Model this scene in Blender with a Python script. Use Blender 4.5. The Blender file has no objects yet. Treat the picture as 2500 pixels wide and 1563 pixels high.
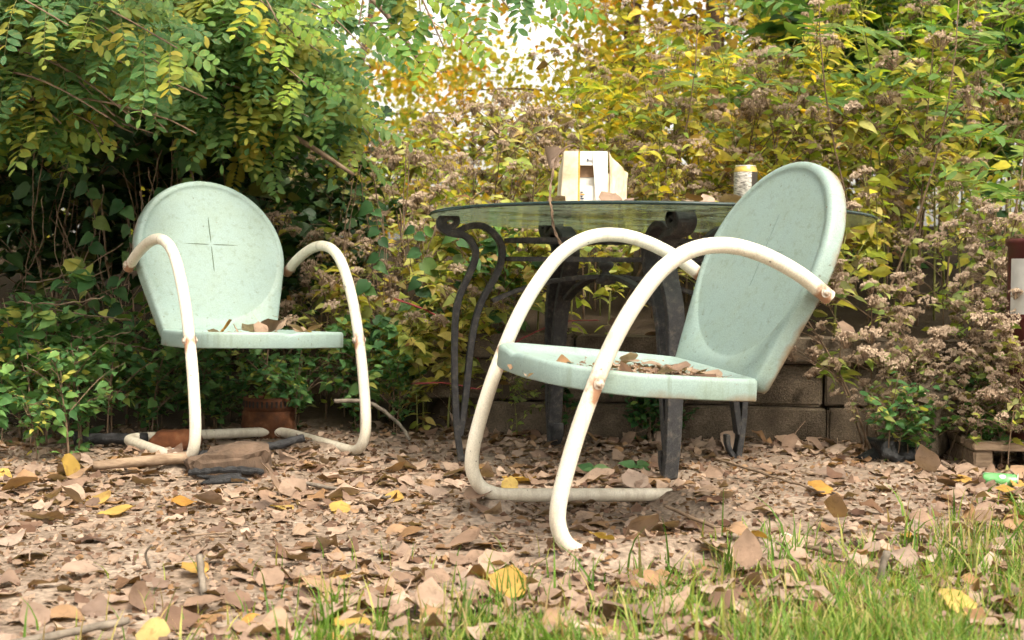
import bpy, bmesh, math, random
import numpy as np
from mathutils import Vector, Matrix, Euler, noise

R = math.radians
SC = bpy.context.scene
COL = SC.collection
random.seed(7)

# ------------------------------------------------------------------ camera
cam_d = bpy.data.cameras.new('camera')
cam = bpy.data.objects.new('camera', cam_d)
COL.objects.link(cam)
cam_d.sensor_width = 36.0
cam_d.lens = 47.8
cam_d.clip_start = 0.05
cam_d.clip_end = 5000
cam.matrix_world = Matrix.Translation((0, 0, 0.594)) @ Matrix.Rotation(R(90 - 2.32), 4, 'X') @ Matrix.Rotation(R(0.47), 4, 'Z')
cam_d.dof.use_dof = True
cam_d.dof.focus_distance = 3.6
cam_d.dof.aperture_fstop = 7.1
SC.camera = cam

# ------------------------------------------------------------------ sky and sun (bright overcast)
SUN_EL, SUN_AZ = 56.0, 150.0          # azimuth clockwise from +Y (behind the camera, to the right)
world = bpy.data.worlds.new('World')
SC.world = world
world.use_nodes = True
wn, wl = world.node_tree.nodes, world.node_tree.links
wn.clear()
sky = wn.new('ShaderNodeTexSky')
sky.sky_type = 'NISHITA'
sky.sun_disc = False
sky.sun_elevation = R(SUN_EL)
sky.sun_rotation = R(SUN_AZ)
sky.air_density = 1.0
sky.dust_density = 4.0
sky.ozone_density = 0.6
hs = wn.new('ShaderNodeHueSaturation')
hs.inputs['Saturation'].default_value = 0.12     # thin white cloud
wb = wn.new('ShaderNodeMix')                     # hazy autumn light, a little golden all round the sky
wb.data_type = 'RGBA'
wb.blend_type = 'MULTIPLY'
wb.inputs[0].default_value = 1.0
wb.inputs[7].default_value = (1.0, 0.945, 0.83, 1)
bgn = wn.new('ShaderNodeBackground')
bgn.inputs['Strength'].default_value = 0.135
out = wn.new('ShaderNodeOutputWorld')
wl.new(sky.outputs[0], hs.inputs['Color'])
wl.new(hs.outputs[0], wb.inputs[6])
wl.new(wb.outputs[2], bgn.inputs['Color'])
wl.new(bgn.outputs[0], out.inputs['Surface'])

sd = bpy.data.lights.new('sun', 'SUN')
sd.energy = 1.5
sd.angle = R(14)
sd.color = (1.0, 0.89, 0.72)
sun = bpy.data.objects.new('sun', sd)
COL.objects.link(sun)
az, el = R(SUN_AZ), R(SUN_EL)
sdir = Vector((math.sin(az) * math.cos(el), math.cos(az) * math.cos(el), math.sin(el)))
sun.rotation_euler = sdir.to_track_quat('Z', 'Y').to_euler()

SC.view_settings.view_transform = 'Standard'
SC.view_settings.look = 'None'
SC.view_settings.gamma = 1.0
SC.view_settings.exposure = 1.60
SC.render.engine = 'CYCLES'
SC.cycles.max_bounces = 5
SC.cycles.transmission_bounces = 4
SC.cycles.use_adaptive_sampling = True
SC.cycles.adaptive_threshold = 0.04
SC.cycles.adaptive_min_samples = 12
SC.cycles.transparent_max_bounces = 8
SC.cycles.diffuse_bounces = 3
SC.cycles.caustics_reflective = False
SC.cycles.caustics_refractive = False


# ------------------------------------------------------------------ helpers
class Geo:
    """collects vertices and faces, with a tint value for each vertex"""
    def __init__(s):
        s.v, s.f, s.t, s.m = [], [], [], []

    def add(s, v, f, tint=0.0, M=None, mat=0):
        o = len(s.v)
        if M is not None:
            v = [tuple(M @ Vector(p)) for p in v]
        s.v.extend([tuple(p) for p in v])
        s.f.extend([tuple(i + o for i in q) for q in f])
        s.t.extend([tint] * len(v))
        s.m.extend([mat] * len(f))

    def mesh(s, name, mats, smooth=True):
        me = bpy.data.meshes.new(name)
        me.from_pydata(s.v, [], s.f)
        at = me.attributes.new('tint', 'FLOAT', 'POINT')
        at.data.foreach_set('value', np.array(s.t, dtype=np.float32))
        for m in (mats if isinstance(mats, (list, tuple)) else [mats]):
            me.materials.append(m)
        me.polygons.foreach_set('material_index', np.array(s.m, dtype=np.int32))
        if smooth:
            me.polygons.foreach_set('use_smooth', np.ones(len(s.f), dtype=bool))
        me.update()
        return me


def link(name, me, parent=None, M=None, **props):
    o = bpy.data.objects.new(name, me)
    COL.objects.link(o)
    if parent is not None:
        o.parent = parent
    if M is not None:
        o.matrix_basis = M
    for k, v in props.items():
        o[k] = v
    return o


def thing(name, label, cat, loc=(0, 0, 0), rot=(0, 0, 0), group=None, scale=1.0):
    o = bpy.data.objects.new(name, None)
    o.empty_display_size = 0.05
    COL.objects.link(o)
    o.location = loc
    o.rotation_euler = rot
    o.scale = (scale,) * 3
    o['label'] = label
    o['category'] = cat
    if group:
        o['group'] = group
    return o


def catmull(pts, n=8, closed=False):
    pts = [Vector(p) for p in pts]
    res = []
    N = len(pts)
    rng = range(N if closed else N - 1)
    for i in rng:
        if closed:
            p0, p1, p2, p3 = pts[i - 1], pts[i], pts[(i + 1) % N], pts[(i + 2) % N]
        else:
            p0, p1, p2, p3 = pts[max(i - 1, 0)], pts[i], pts[i + 1], pts[min(i + 2, N - 1)]
        for k in range(n):
            t = k / n
            res.append(0.5 * ((2 * p1) + (p2 - p0) * t + (2 * p0 - 5 * p1 + 4 * p2 - p3) * t * t + (3 * p1 - p0 - 3 * p2 + p3) * t ** 3))
    if not closed:
        res.append(pts[-1])
    return res


def tube(path, rad, n=8, cap=True):
    """swept tube with parallel-transport frames; rad is a number or one for each point"""
    path = [Vector(p) for p in path]
    N = len(path)
    rads = rad if isinstance(rad, (list, tuple)) else [rad] * N
    v, f = [], []
    T = (path[1] - path[0]).normalized()
    a = Vector((0, 0, 1)) if abs(T.z) < 0.9 else Vector((1, 0, 0))
    u = T.cross(a).normalized()
    for i in range(N):
        if i == 0:
            t = path[1] - path[0]
        elif i == N - 1:
            t = path[-1] - path[-2]
        else:
            t = path[i + 1] - path[i - 1]
        t = t.normalized() if t.length > 1e-9 else T
        u = (u - t * u.dot(t))
        u = u.normalized() if u.length > 1e-6 else t.orthogonal().normalized()
        w = t.cross(u)
        for k in range(n):
            an = 2 * math.pi * k / n
            v.append(tuple(path[i] + (u * math.cos(an) + w * math.sin(an)) * rads[i]))
    for i in range(N - 1):
        for k in range(n):
            k2 = (k + 1) % n
            f.append((i * n + k, i * n + k2, (i + 1) * n + k2, (i + 1) * n + k))
    if cap:
        f.append(tuple(range(n))[::-1])
        f.append(tuple((N - 1) * n + k for k in range(n)))
    return v, f


def box(x0, x1, y0, y1, z0, z1):
    v = [(x0, y0, z0), (x1, y0, z0), (x1, y1, z0), (x0, y1, z0), (x0, y0, z1), (x1, y0, z1), (x1, y1, z1), (x0, y1, z1)]
    f = [(0, 3, 2, 1), (4, 5, 6, 7), (0, 1, 5, 4), (1, 2, 6, 5), (2, 3, 7, 6), (3, 0, 4, 7)]
    return v, f


def rough_box(sx, sy, sz, bev, amp, rng, seg=2):
    """a bevelled block with uneven faces"""
    bm = bmesh.new()
    bmesh.ops.create_cube(bm, size=1.0)
    bmesh.ops.scale(bm, vec=(sx, sy, sz), verts=bm.verts)
    bmesh.ops.bevel(bm, geom=list(bm.edges), offset=bev, segments=seg, affect='EDGES')
    for vv in bm.verts:
        vv.co += Vector((rng.uniform(-1, 1), rng.uniform(-1, 1), rng.uniform(-1, 1))) * amp
    v = [tuple(a.co) for a in bm.verts]
    bm.verts.index_update()
    f = [tuple(a.index for a in q.verts) for q in bm.faces]
    bm.free()
    return v, f


def frame(d, nrm):
    """rotation whose Y runs along d and whose Z is close to nrm"""
    y = Vector(d).normalized()
    z = Vector(nrm)
    z = z - y * z.dot(y)
    if z.length < 1e-5:
        z = y.orthogonal()
    z.normalize()
    x = y.cross(z)
    return Matrix((x, y, z)).transposed().to_4x4()


def ss(a, b, x):
    t = min(1, max(0, (x - a) / (b - a)))
    return t * t * (3 - 2 * t)


def nz(x, y, z=0.0, s=1.0):
    return noise.noise(Vector((x * s, y * s, z)))


# ------------------------------------------------------------------ materials
def mat(name):
    m = bpy.data.materials.new(name)
    m.use_nodes = True
    nt = m.node_tree
    nt.nodes.clear()
    o = nt.nodes.new('ShaderNodeOutputMaterial')
    return m, nt.nodes, nt.links, o


def ramp(nodes, stops):
    r = nodes.new('ShaderNodeValToRGB')
    e = r.color_ramp.elements
    while len(e) > 1:
        e.remove(e[-1])
    e[0].position, e[0].color = stops[0][0], (*stops[0][1], 1)
    for p, c in stops[1:]:
        k = e.new(p)
        k.color = (*c, 1)
    return r


def nmath(n, l, op, a, b=None):
    m = n.new('ShaderNodeMath')
    m.operation = op
    for i, x in enumerate((a, b)):
        if x is None:
            continue
        if isinstance(x, (int, float)):
            m.inputs[i].default_value = x
        else:
            l.new(x, m.inputs[i])
    return m.outputs[0]


def nmix(n, l, fac, a, b, blend='MIX'):
    m = n.new('ShaderNodeMix')
    m.data_type = 'RGBA'
    m.blend_type = blend
    for sock, x in ((m.inputs[0], fac), (m.inputs[6], a), (m.inputs[7], b)):
        if isinstance(x, (int, float)):
            sock.default_value = x
        elif isinstance(x, tuple):
            sock.default_value = (*x, 1) if len(x) == 3 else x
        else:
            l.new(x, sock)
    return m.outputs[2]


def nnoise(n, l, scale, detail=3.0, vec=None, rough=0.55):
    t = n.new('ShaderNodeTexNoise')
    t.inputs['Scale'].default_value = scale
    t.inputs['Detail'].default_value = detail
    t.inputs['Roughness'].default_value = rough
    if vec is not None:
        l.new(vec, t.inputs['Vector'])
    return t.outputs[0]


def leaf_mat(name, stops, trans=0.45, rough=0.5, spots=0.25, spot_col=(0.10, 0.06, 0.03), tscale=1.0, spot_scale=90, bump=False):
    """leaf colour picked from a ramp, for each leaf, with blotches; light passes through"""
    m, n, l, o = mat(name)
    at = n.new('ShaderNodeAttribute')
    at.attribute_name = 'tint'
    oi = n.new('ShaderNodeObjectInfo')
    fac = nmath(n, l, 'FRACT', nmath(n, l, 'ADD', at.outputs['Fac'], oi.outputs['Random']))
    rp = ramp(n, stops)
    l.new(fac, rp.inputs[0])
    tc = n.new('ShaderNodeTexCoord')
    ns = nnoise(n, l, spot_scale, 4.0, tc.outputs['Object'])
    sm = n.new('ShaderNodeMapRange')
    sm.inputs[1].default_value = 0.52
    sm.inputs[2].default_value = 0.72
    sm.inputs[3].default_value = 0.0
    sm.inputs[4].default_value = spots
    l.new(ns, sm.inputs[0])
    col = nmix(n, l, sm.outputs[0], rp.outputs[0], spot_col)
    big = nnoise(n, l, 18, 2.0, tc.outputs['Object'])
    bm_ = n.new('ShaderNodeMapRange')
    bm_.inputs[1].default_value = 0.3
    bm_.inputs[2].default_value = 0.7
    bm_.inputs[3].default_value = 0.78
    bm_.inputs[4].default_value = 1.2
    l.new(big, bm_.inputs[0])
    vm = n.new('ShaderNodeVectorMath')
    vm.operation = 'SCALE'
    l.new(col, vm.inputs[0])
    l.new(bm_.outputs[0], vm.inputs['Scale'])
    vo = n.new('ShaderNodeVectorMath')
    vo.operation = 'MULTIPLY'
    l.new(vm.outputs[0], vo.inputs[0])
    l.new(oi.outputs['Color'], vo.inputs[1])
    p = n.new('ShaderNodeBsdfPrincipled')
    p.inputs['Roughness'].default_value = rough
    p.inputs['Specular IOR Level'].default_value = 0.18
    l.new(vo.outputs[0], p.inputs['Base Color'])
    if bump:
        bp = n.new('ShaderNodeBump')
        bp.inputs['Strength'].default_value = 0.4
        bp.inputs['Distance'].default_value = 0.003
        l.new(ns, bp.inputs['Height'])
        l.new(bp.outputs[0], p.inputs['Normal'])
    tr = n.new('ShaderNodeBsdfTranslucent')
    tv = n.new('ShaderNodeVectorMath')
    tv.operation = 'MULTIPLY'
    l.new(vo.outputs[0], tv.inputs[0])
    tv.inputs[1].default_value = (1.5 * tscale, 1.45 * tscale, 0.6 * tscale)
    l.new(tv.outputs[0], tr.inputs['Color'])
    mx = n.new('ShaderNodeMixShader')
    mx.inputs[0].default_value = trans
    l.new(p.outputs[0], mx.inputs[1])
    l.new(tr.outputs[0], mx.inputs[2])
    l.new(mx.outputs[0], o.inputs['Surface'])
    return m


def rough_mat(name, stops, scale=20, rough=0.85, bump=0.4, bdist=0.004, detail=6.0, spec=0.3, coords='Object', metal=0.0, fine=0, stretch=None):
    m, n, l, o = mat(name)
    tc = n.new('ShaderNodeTexCoord')
    src = tc.outputs[coords]
    if stretch:
        mp = n.new('ShaderNodeMapping')
        mp.inputs['Scale'].default_value = stretch
        l.new(src, mp.inputs[0])
        src = mp.outputs[0]
    ns = nnoise(n, l, scale, detail, src, 0.62)
    rp = ramp(n, stops)
    l.new(ns, rp.inputs[0])
    p = n.new('ShaderNodeBsdfPrincipled')
    p.inputs['Roughness'].default_value = rough
    p.inputs['Specular IOR Level'].default_value = spec
    p.inputs['Metallic'].default_value = metal
    col = rp.outputs[0]
    h = ns
    if fine:
        n2 = nnoise(n, l, fine, 3.0, src)
        mr = n.new('ShaderNodeMapRange')
        mr.inputs[1].default_value = 0.35
        mr.inputs[2].default_value = 0.65
        mr.inputs[3].default_value = 0.65
        mr.inputs[4].default_value = 1.3
        l.new(n2, mr.inputs[0])
        vm = n.new('ShaderNodeVectorMath')
        vm.operation = 'SCALE'
        l.new(col, vm.inputs[0])
        l.new(mr.outputs[0], vm.inputs['Scale'])
        col = vm.outputs[0]
        h = nmath(n, l, 'ADD', ns, nmath(n, l, 'MULTIPLY', n2, 0.6))
    l.new(col, p.inputs['Base Color'])
    bp = n.new('ShaderNodeBump')
    bp.inputs['Strength'].default_value = bump
    bp.inputs['Distance'].default_value = bdist
    l.new(h, bp.inputs['Height'])
    l.new(bp.outputs[0], p.inputs['Normal'])
    l.new(p.outputs[0], o.inputs['Surface'])
    return m


def paint_mat(name, base, dirt, rough, rust_at=(), dirt_amt=0.35, rust_r=0.022, speck=0.5, edge=None):
    """old enamel: faint mottling, dirt film, chips, rust round the bolts"""
    m, n, l, o = mat(name)
    tc = n.new('ShaderNodeTexCoord')
    big = nnoise(n, l, 9, 5.0, tc.outputs['Object'], 0.65)
    mr = n.new('ShaderNodeMapRange')
    mr.inputs[1].default_value = 0.42
    mr.inputs[2].default_value = 0.75
    mr.inputs[3].default_value = 0.0
    mr.inputs[4].default_value = dirt_amt
    l.new(big, mr.inputs[0])
    col = nmix(n, l, mr.outputs[0], base, dirt)
    fine = nnoise(n, l, 340, 2.0, tc.outputs['Object'])
    fr = n.new('ShaderNodeMapRange')
    fr.inputs[1].default_value = 0.3
    fr.inputs[2].default_value = 0.7
    fr.inputs[3].default_value = 0.85
    fr.inputs[4].default_value = 1.13
    l.new(fine, fr.inputs[0])
    vm = n.new('ShaderNodeVectorMath')
    vm.operation = 'SCALE'
    l.new(col, vm.inputs[0])
    l.new(fr.outputs[0], vm.inputs['Scale'])
    col = vm.outputs[0]
    smp = n.new('ShaderNodeMapping')
    smp.inputs['Scale'].default_value = (46, 46, 5)
    l.new(tc.outputs['Object'], smp.inputs[0])
    stn = nnoise(n, l, 1.0, 4.0, smp.outputs[0], 0.6)
    str_ = n.new('ShaderNodeMapRange')
    str_.inputs[1].default_value = 0.55
    str_.inputs[2].default_value = 0.75
    str_.inputs[3].default_value = 0.0
    str_.inputs[4].default_value = 0.55
    l.new(stn, str_.inputs[0])
    col = nmix(n, l, str_.outputs[0], col, tuple(c * 0.62 for c in dirt))
    sp = nnoise(n, l, 75, 1.0, tc.outputs['Object'])
    sr = n.new('ShaderNodeMapRange')
    sr.inputs[1].default_value = 0.74
    sr.inputs[2].default_value = 0.78
    sr.inputs[3].default_value = 0.0
    sr.inputs[4].default_value = speck
    l.new(sp, sr.inputs[0])
    col = nmix(n, l, sr.outputs[0], col, (0.06, 0.045, 0.03))
    ch = nnoise(n, l, 34, 3.0, tc.outputs['Object'], 0.7)
    cr_ = n.new('ShaderNodeMapRange')
    cr_.inputs[1].default_value = 0.705
    cr_.inputs[2].default_value = 0.735
    cr_.inputs[3].default_value = 0.0
    cr_.inputs[4].default_value = 0.8
    l.new(ch, cr_.inputs[0])
    col = nmix(n, l, cr_.outputs[0], col, (0.17, 0.085, 0.04))
    if edge:
        ez = n.new('ShaderNodeSeparateXYZ')
        l.new(tc.outputs['Object'], ez.inputs[0])
        em = n.new('ShaderNodeMapRange')
        em.inputs[1].default_value = edge[1]
        em.inputs[2].default_value = edge[0]
        em.inputs[3].default_value = 0.0
        em.inputs[4].default_value = 0.85
        l.new(nmath(n, l, 'ADD', ez.outputs[2], nmath(n, l, 'MULTIPLY', nmath(n, l, 'SUBTRACT', big, 0.55), 0.07)), em.inputs[0])
        col = nmix(n, l, em.outputs[0], col, (0.20, 0.13, 0.07))
    if rust_at:
        sz = n.new('ShaderNodeSeparateXYZ')
        l.new(tc.outputs['Object'], sz.inputs[0])
        lo = n.new('ShaderNodeMapRange')
        lo.inputs[1].default_value = 0.055
        lo.inputs[2].default_value = 0.0
        lo.inputs[3].default_value = 0.0
        lo.inputs[4].default_value = 0.5
        l.new(nmath(n, l, 'ADD', sz.outputs[2], nmath(n, l, 'MULTIPLY', nmath(n, l, 'SUBTRACT', stn, 0.5), 0.16)), lo.inputs[0])
        col = nmix(n, l, lo.outputs[0], col, (0.26, 0.19, 0.13))
    for (px, py, pz) in rust_at:
        ab = n.new('ShaderNodeVectorMath')
        ab.operation = 'ABSOLUTE'
        l.new(tc.outputs['Object'], ab.inputs[0])
        sep = n.new('ShaderNodeSeparateXYZ')
        l.new(tc.outputs['Object'], sep.inputs[0])
        dy = nmath(n, l, 'ABSOLUTE', nmath(n, l, 'SUBTRACT', sep.outputs[1], py))
        dz = nmath(n, l, 'SUBTRACT', sep.outputs[2], pz)
        dzz = nmath(n, l, 'MULTIPLY', nmath(n, l, 'ABSOLUTE', dz), 0.55)
        d = nmath(n, l, 'SQRT', nmath(n, l, 'ADD', nmath(n, l, 'MULTIPLY', dy, dy), nmath(n, l, 'MULTIPLY', dzz, dzz)))
        rn = nnoise(n, l, 60, 4.0, tc.outputs['Object'])
        d2 = nmath(n, l, 'ADD', d, nmath(n, l, 'MULTIPLY', nmath(n, l, 'SUBTRACT', rn, 0.5), 0.03))
        rr = n.new('ShaderNodeMapRange')
        rr.inputs[1].default_value = rust_r * 0.55
        rr.inputs[2].default_value = rust_r
        rr.inputs[3].default_value = 0.85
        rr.inputs[4].default_value = 0.0
        l.new(d2, rr.inputs[0])
        col = nmix(n, l, rr.outputs[0], col, (0.27, 0.10, 0.03))
    p = n.new('ShaderNodeBsdfPrincipled')
    p.inputs['Roughness'].default_value = rough
    p.inputs['Specular IOR Level'].default_value = 0.45
    l.new(col, p.inputs['Base Color'])
    bp = n.new('ShaderNodeBump')
    bp.inputs['Strength'].default_value = 0.12
    bp.inputs['Distance'].default_value = 0.001
    l.new(fine, bp.inputs['Height'])
    l.new(bp.outputs[0], p.inputs['Normal'])
    l.new(p.outputs[0], o.inputs['Surface'])
    return m


def plain(name, col, rough=0.6, metal=0.0, spec=0.4):
    return rough_mat(name, [(0.3, tuple(c * 0.8 for c in col)), (0.7, tuple(min(1, c * 1.15) for c in col))], 60, rough, 0.15, 0.001, 4.0, spec, metal=metal)


M_MINT = paint_mat('mint enamel', (0.232, 0.316, 0.300), (0.21, 0.265, 0.185), 0.55, dirt_amt=0.45, speck=0.55, edge=(-0.040, -0.024))
M_MINTS = paint_mat('mint enamel on the seat', (0.232, 0.316, 0.300), (0.21, 0.265, 0.185), 0.55, dirt_amt=0.5, speck=0.55, edge=(0.318, 0.340))
M_CREASE = plain('grime in the creases', (0.08, 0.11, 0.078), 0.8)
M_CREAM = paint_mat('cream enamel', (0.70, 0.66, 0.56), (0.50, 0.42, 0.29), 0.4, rust_at=((0, 0.223, 0.352), (0, -0.277, 0.562)), dirt_amt=0.35, speck=0.8)
M_STEEL = rough_mat('weathered bolt steel', [(0.35, (0.30, 0.17, 0.09)), (0.6, (0.62, 0.58, 0.52))], 90, 0.5, 0.3, 0.001, metal=0.3)
M_IRON = rough_mat('flaking dark iron', [(0.3, (0.014, 0.015, 0.018)), (0.52, (0.034, 0.034, 0.036)), (0.66, (0.085, 0.074, 0.064)), (0.8, (0.16, 0.13, 0.105))], 45, 0.6, 0.6, 0.0025, 8.0, 0.4, fine=300)
M_DIRT = rough_mat('dry trodden earth', [(0.25, (0.10, 0.073, 0.054)), (0.5, (0.225, 0.172, 0.133)), (0.78, (0.36, 0.295, 0.24))], 5, 0.95, 0.8, 0.012, 10.0, 0.1, fine=70)
M_CONC = rough_mat('weathered concrete', [(0.25, (0.04, 0.03, 0.021)), (0.5, (0.095, 0.074, 0.053)), (0.8, (0.19, 0.155, 0.115))], 9, 0.95, 0.9, 0.006, 9.0, 0.1, fine=190)
M_TWIG = rough_mat('bare twig bark', [(0.3, (0.085, 0.055, 0.035)), (0.7, (0.25, 0.18, 0.125))], 30, 0.9, 0.5, 0.003)
M_TWIGG = rough_mat('grey dead wood', [(0.3, (0.09, 0.075, 0.06)), (0.7, (0.25, 0.21, 0.17))], 40, 0.9, 0.5, 0.003)
M_BARK = rough_mat('tree bark', [(0.3, (0.045, 0.03, 0.02)), (0.7, (0.15, 0.10, 0.07))], 25, 0.95, 1.0, 0.01, stretch=(1, 1, 0.3))
M_STEMG = rough_mat('green stem', [(0.3, (0.08, 0.10, 0.025)), (0.7, (0.22, 0.21, 0.06))], 15, 0.7, 0.2, 0.001)
M_STEMB = rough_mat('dry brown stem', [(0.3, (0.07, 0.045, 0.03)), (0.7, (0.24, 0.16, 0.10))], 15, 0.8, 0.2, 0.001)
M_STEMR = rough_mat('red stem', [(0.3, (0.16, 0.02, 0.025)), (0.7, (0.32, 0.06, 0.06))], 15, 0.5, 0.2, 0.001)
M_CHAR = rough_mat('charcoal', [(0.35, (0.006, 0.006, 0.007)), (0.62, (0.022, 0.022, 0.024)), (0.75, (0.10, 0.10, 0.10))], 28, 0.75, 1.0, 0.01, 8.0, 0.4)
M_RUST = rough_mat('rusted iron', [(0.3, (0.035, 0.016, 0.010)), (0.55, (0.10, 0.038, 0.016)), (0.8, (0.22, 0.11, 0.06))], 22, 0.9, 0.8, 0.005, 9.0, 0.2)
M_RROCK = rough_mat('rust brown stone', [(0.3, (0.10, 0.035, 0.02)), (0.6, (0.26, 0.10, 0.045)), (0.8, (0.34, 0.19, 0.11))], 14, 0.9, 0.9, 0.008, 8.0, 0.2)
M_WOOD = rough_mat('weathered wood', [(0.3, (0.13, 0.085, 0.055)), (0.7, (0.34, 0.25, 0.175))], 12, 0.9, 0.6, 0.004, 8.0, 0.2, stretch=(0.6, 6, 6))
M_FLUFF = rough_mat('tawny seed fluff', [(0.3, (0.33, 0.235, 0.165)), (0.7, (0.60, 0.475, 0.36))], 60, 1.0, 0.3, 0.002, 3.0, 0.05)

G_LOCUST = leaf_mat('locust leaflet', [(0.0, (0.050, 0.125, 0.048)), (0.35, (0.085, 0.18, 0.066)), (0.65, (0.13, 0.225, 0.065)), (0.86, (0.21, 0.265, 0.06)), (0.975, (0.32, 0.28, 0.05)), (1.0, (0.05, 0.115, 0.045))], 0.45, 0.5, 0.3, (0.35, 0.24, 0.06))
G_WEED = leaf_mat('weed leaf', [(0.0, (0.14, 0.19, 0.05)), (0.2, (0.27, 0.31, 0.08)), (0.42, (0.40, 0.39, 0.13)), (0.60, (0.48, 0.42, 0.12)), (0.72, (0.38, 0.28, 0.16)), (0.84, (0.20, 0.24, 0.07)), (0.92, (0.17, 0.09, 0.05)), (1.0, (0.14, 0.19, 0.05))], 0.45, 0.5, 0.35)
G_TALL = leaf_mat('tall weed leaf', [(0.0, (0.10, 0.17, 0.035)), (0.22, (0.23, 0.29, 0.05)), (0.42, (0.40, 0.39, 0.08)), (0.62, (0.60, 0.46, 0.06)), (0.74, (0.17, 0.23, 0.05)), (0.84, (0.14, 0.07, 0.04)), (0.91, (0.36, 0.36, 0.11)), (1.0, (0.11, 0.18, 0.04))], 0.5, 0.5, 0.3)
G_UNDER = leaf_mat('undergrowth leaf', [(0.0, (0.025, 0.075, 0.028)), (0.5, (0.050, 0.125, 0.046)), (0.85, (0.095, 0.18, 0.055)), (0.95, (0.28, 0.28, 0.07)), (1.0, (0.03, 0.085, 0.033))], 0.32, 0.45, 0.2)
G_SUMAC = leaf_mat('sumac leaf', [(0.0, (0.06, 0.14, 0.04)), (0.6, (0.13, 0.23, 0.06)), (0.9, (0.24, 0.31, 0.07)), (1.0, (0.07, 0.15, 0.04))], 0.4, 0.4, 0.15)
G_FAR = leaf_mat('autumn tree leaf', [(0.0, (0.16, 0.22, 0.04)), (0.25, (0.42, 0.38, 0.05)), (0.5, (0.62, 0.42, 0.05)), (0.68, (0.58, 0.27, 0.03)), (0.8, (0.26, 0.30, 0.06)), (0.92, (0.48, 0.44, 0.10)), (1.0, (0.15, 0.20, 0.05))], 0.55, 0.5, 0.0, tscale=1.05)
G_FARG = leaf_mat('green tree leaf', [(0.0, (0.06, 0.12, 0.03)), (0.4, (0.14, 0.20, 0.04)), (0.7, (0.30, 0.32, 0.06)), (0.9, (0.45, 0.38, 0.05)), (1.0, (0.08, 0.14, 0.04))], 0.5, 0.5, 0.0)
G_DEAD = leaf_mat('fallen brown leaf', [(0.0, (0.225, 0.147, 0.104)), (0.25, (0.335, 0.246, 0.186)), (0.42, (0.125, 0.070, 0.047)), (0.6, (0.41, 0.31, 0.245)), (0.74, (0.26, 0.15, 0.072)), (0.86, (0.08, 0.043, 0.030)), (0.93, (0.32, 0.243, 0.195)), (1.0, (0.225, 0.147, 0.104))], 0.14, 0.7, 0.5, (0.10, 0.06, 0.04), spot_scale=70, bump=True)
G_YELL = leaf_mat('fallen yellow leaf', [(0.0, (0.36, 0.22, 0.045)), (0.4, (0.46, 0.33, 0.10)), (0.7, (0.34, 0.17, 0.035)), (0.85, (0.42, 0.33, 0.14)), (1.0, (0.36, 0.22, 0.05))], 0.18, 0.6, 0.8, (0.17, 0.09, 0.035), spot_scale=42, bump=True)
G_GRASS = leaf_mat('grass blade', [(0.0, (0.07, 0.15, 0.025)), (0.4, (0.14, 0.25, 0.04)), (0.66, (0.25, 0.33, 0.07)), (0.8, (0.40, 0.36, 0.14)), (0.9, (0.30, 0.21, 0.12)), (1.0, (0.08, 0.16, 0.03))], 0.4, 0.5, 0.0)


# ------------------------------------------------------------------ ground and bank
def wall_y(x):
    return 4.75 - 0.13 * x


HEAPS = [((0.17, 2.715), (0.50, 2.835), 0.036, 0.13), ((0.43, 3.375), (0.57, 3.06), 0.040, 0.10), ((-0.045, 3.235), (-0.02, 3.245), 0.030, 0.07),
         ((-1.10, 4.08), (-1.02, 3.98), 0.026, 0.10), ((-0.70, 4.42), (-0.58, 4.34), 0.024, 0.10), ((-0.99, 3.92), (-0.97, 3.90), 0.03, 0.06)]


def heap(x, y):
    z = 0.0
    for (ax, ay), (bx, by), h, r in HEAPS:
        dx, dy = bx - ax, by - ay
        t = min(1, max(0, ((x - ax) * dx + (y - ay) * dy) / (dx * dx + dy * dy)))
        d = math.hypot(x - ax - t * dx, y - ay - t * dy)
        if d < r:
            z = max(z, h * (1 - ss(r * 0.3, r, d)))
    return z


def hgt(x, y):
    z = heap(x, y) + 0.012 * nz(x, y, 1.3, 1.3) + 0.006 * nz(x, y, 4.1, 6.0)
    if y > 4.3:
        wy = wall_y(x)
        rb = ss(wy + 0.04, wy + 0.16, y) * 0.31 + max(0.0, min(y, 9.0) - wy - 0.16) * 0.13
        lb = ss(4.7, 7.2, y) * 0.55 + max(0.0, min(y, 9.0) - 7.2) * 0.12
        k = ss(-0.35, -0.12, x)
        z += rb * k + lb * (1 - k)
    return z


def axis(lo, hi, step, far):
    a = list(np.arange(lo, hi + 1e-6, step))
    ext, d = [], step
    p = hi
    while p < far:
        d *= 1.6
        p += d
        ext.append(p)
    ext2, d, p = [], step, lo
    while p > -far:
        d *= 1.6
        p -= d
        ext2.append(p)
    return ext2[::-1] + a + ext


gx, gy = axis(-2.4, 2.4, 0.03, 1500), axis(1.2, 6.0, 0.03, 1500)
gv = [(x, y, hgt(x, y)) for y in gy for x in gx]
nx_ = len(gx)
gf = [(j * nx_ + i, j * nx_ + i + 1, (j + 1) * nx_ + i + 1, (j + 1) * nx_ + i) for j in range(len(gy) - 1) for i in range(nx_ - 1)]
g = Geo()
g.add(gv, gf)
g.t = [ss(4.5, 5.0, y + 0.25 * nz(x, y, 3.0, 2.0)) for (x, y, z) in gv]       # leaf mould, darkened further to paint in shade under the thicket
m_, n_n, l_l, o_o = M_DIRT, M_DIRT.node_tree.nodes, M_DIRT.node_tree.links, None
p_ = next(q for q in n_n if q.type == 'BSDF_PRINCIPLED')
src_ = p_.inputs['Base Color'].links[0].from_socket
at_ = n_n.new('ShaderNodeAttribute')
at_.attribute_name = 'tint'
l_l.new(nmix(n_n, l_l, at_.outputs['Fac'], src_, (0.028, 0.020, 0.013)), p_.inputs['Base Color'])
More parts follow.
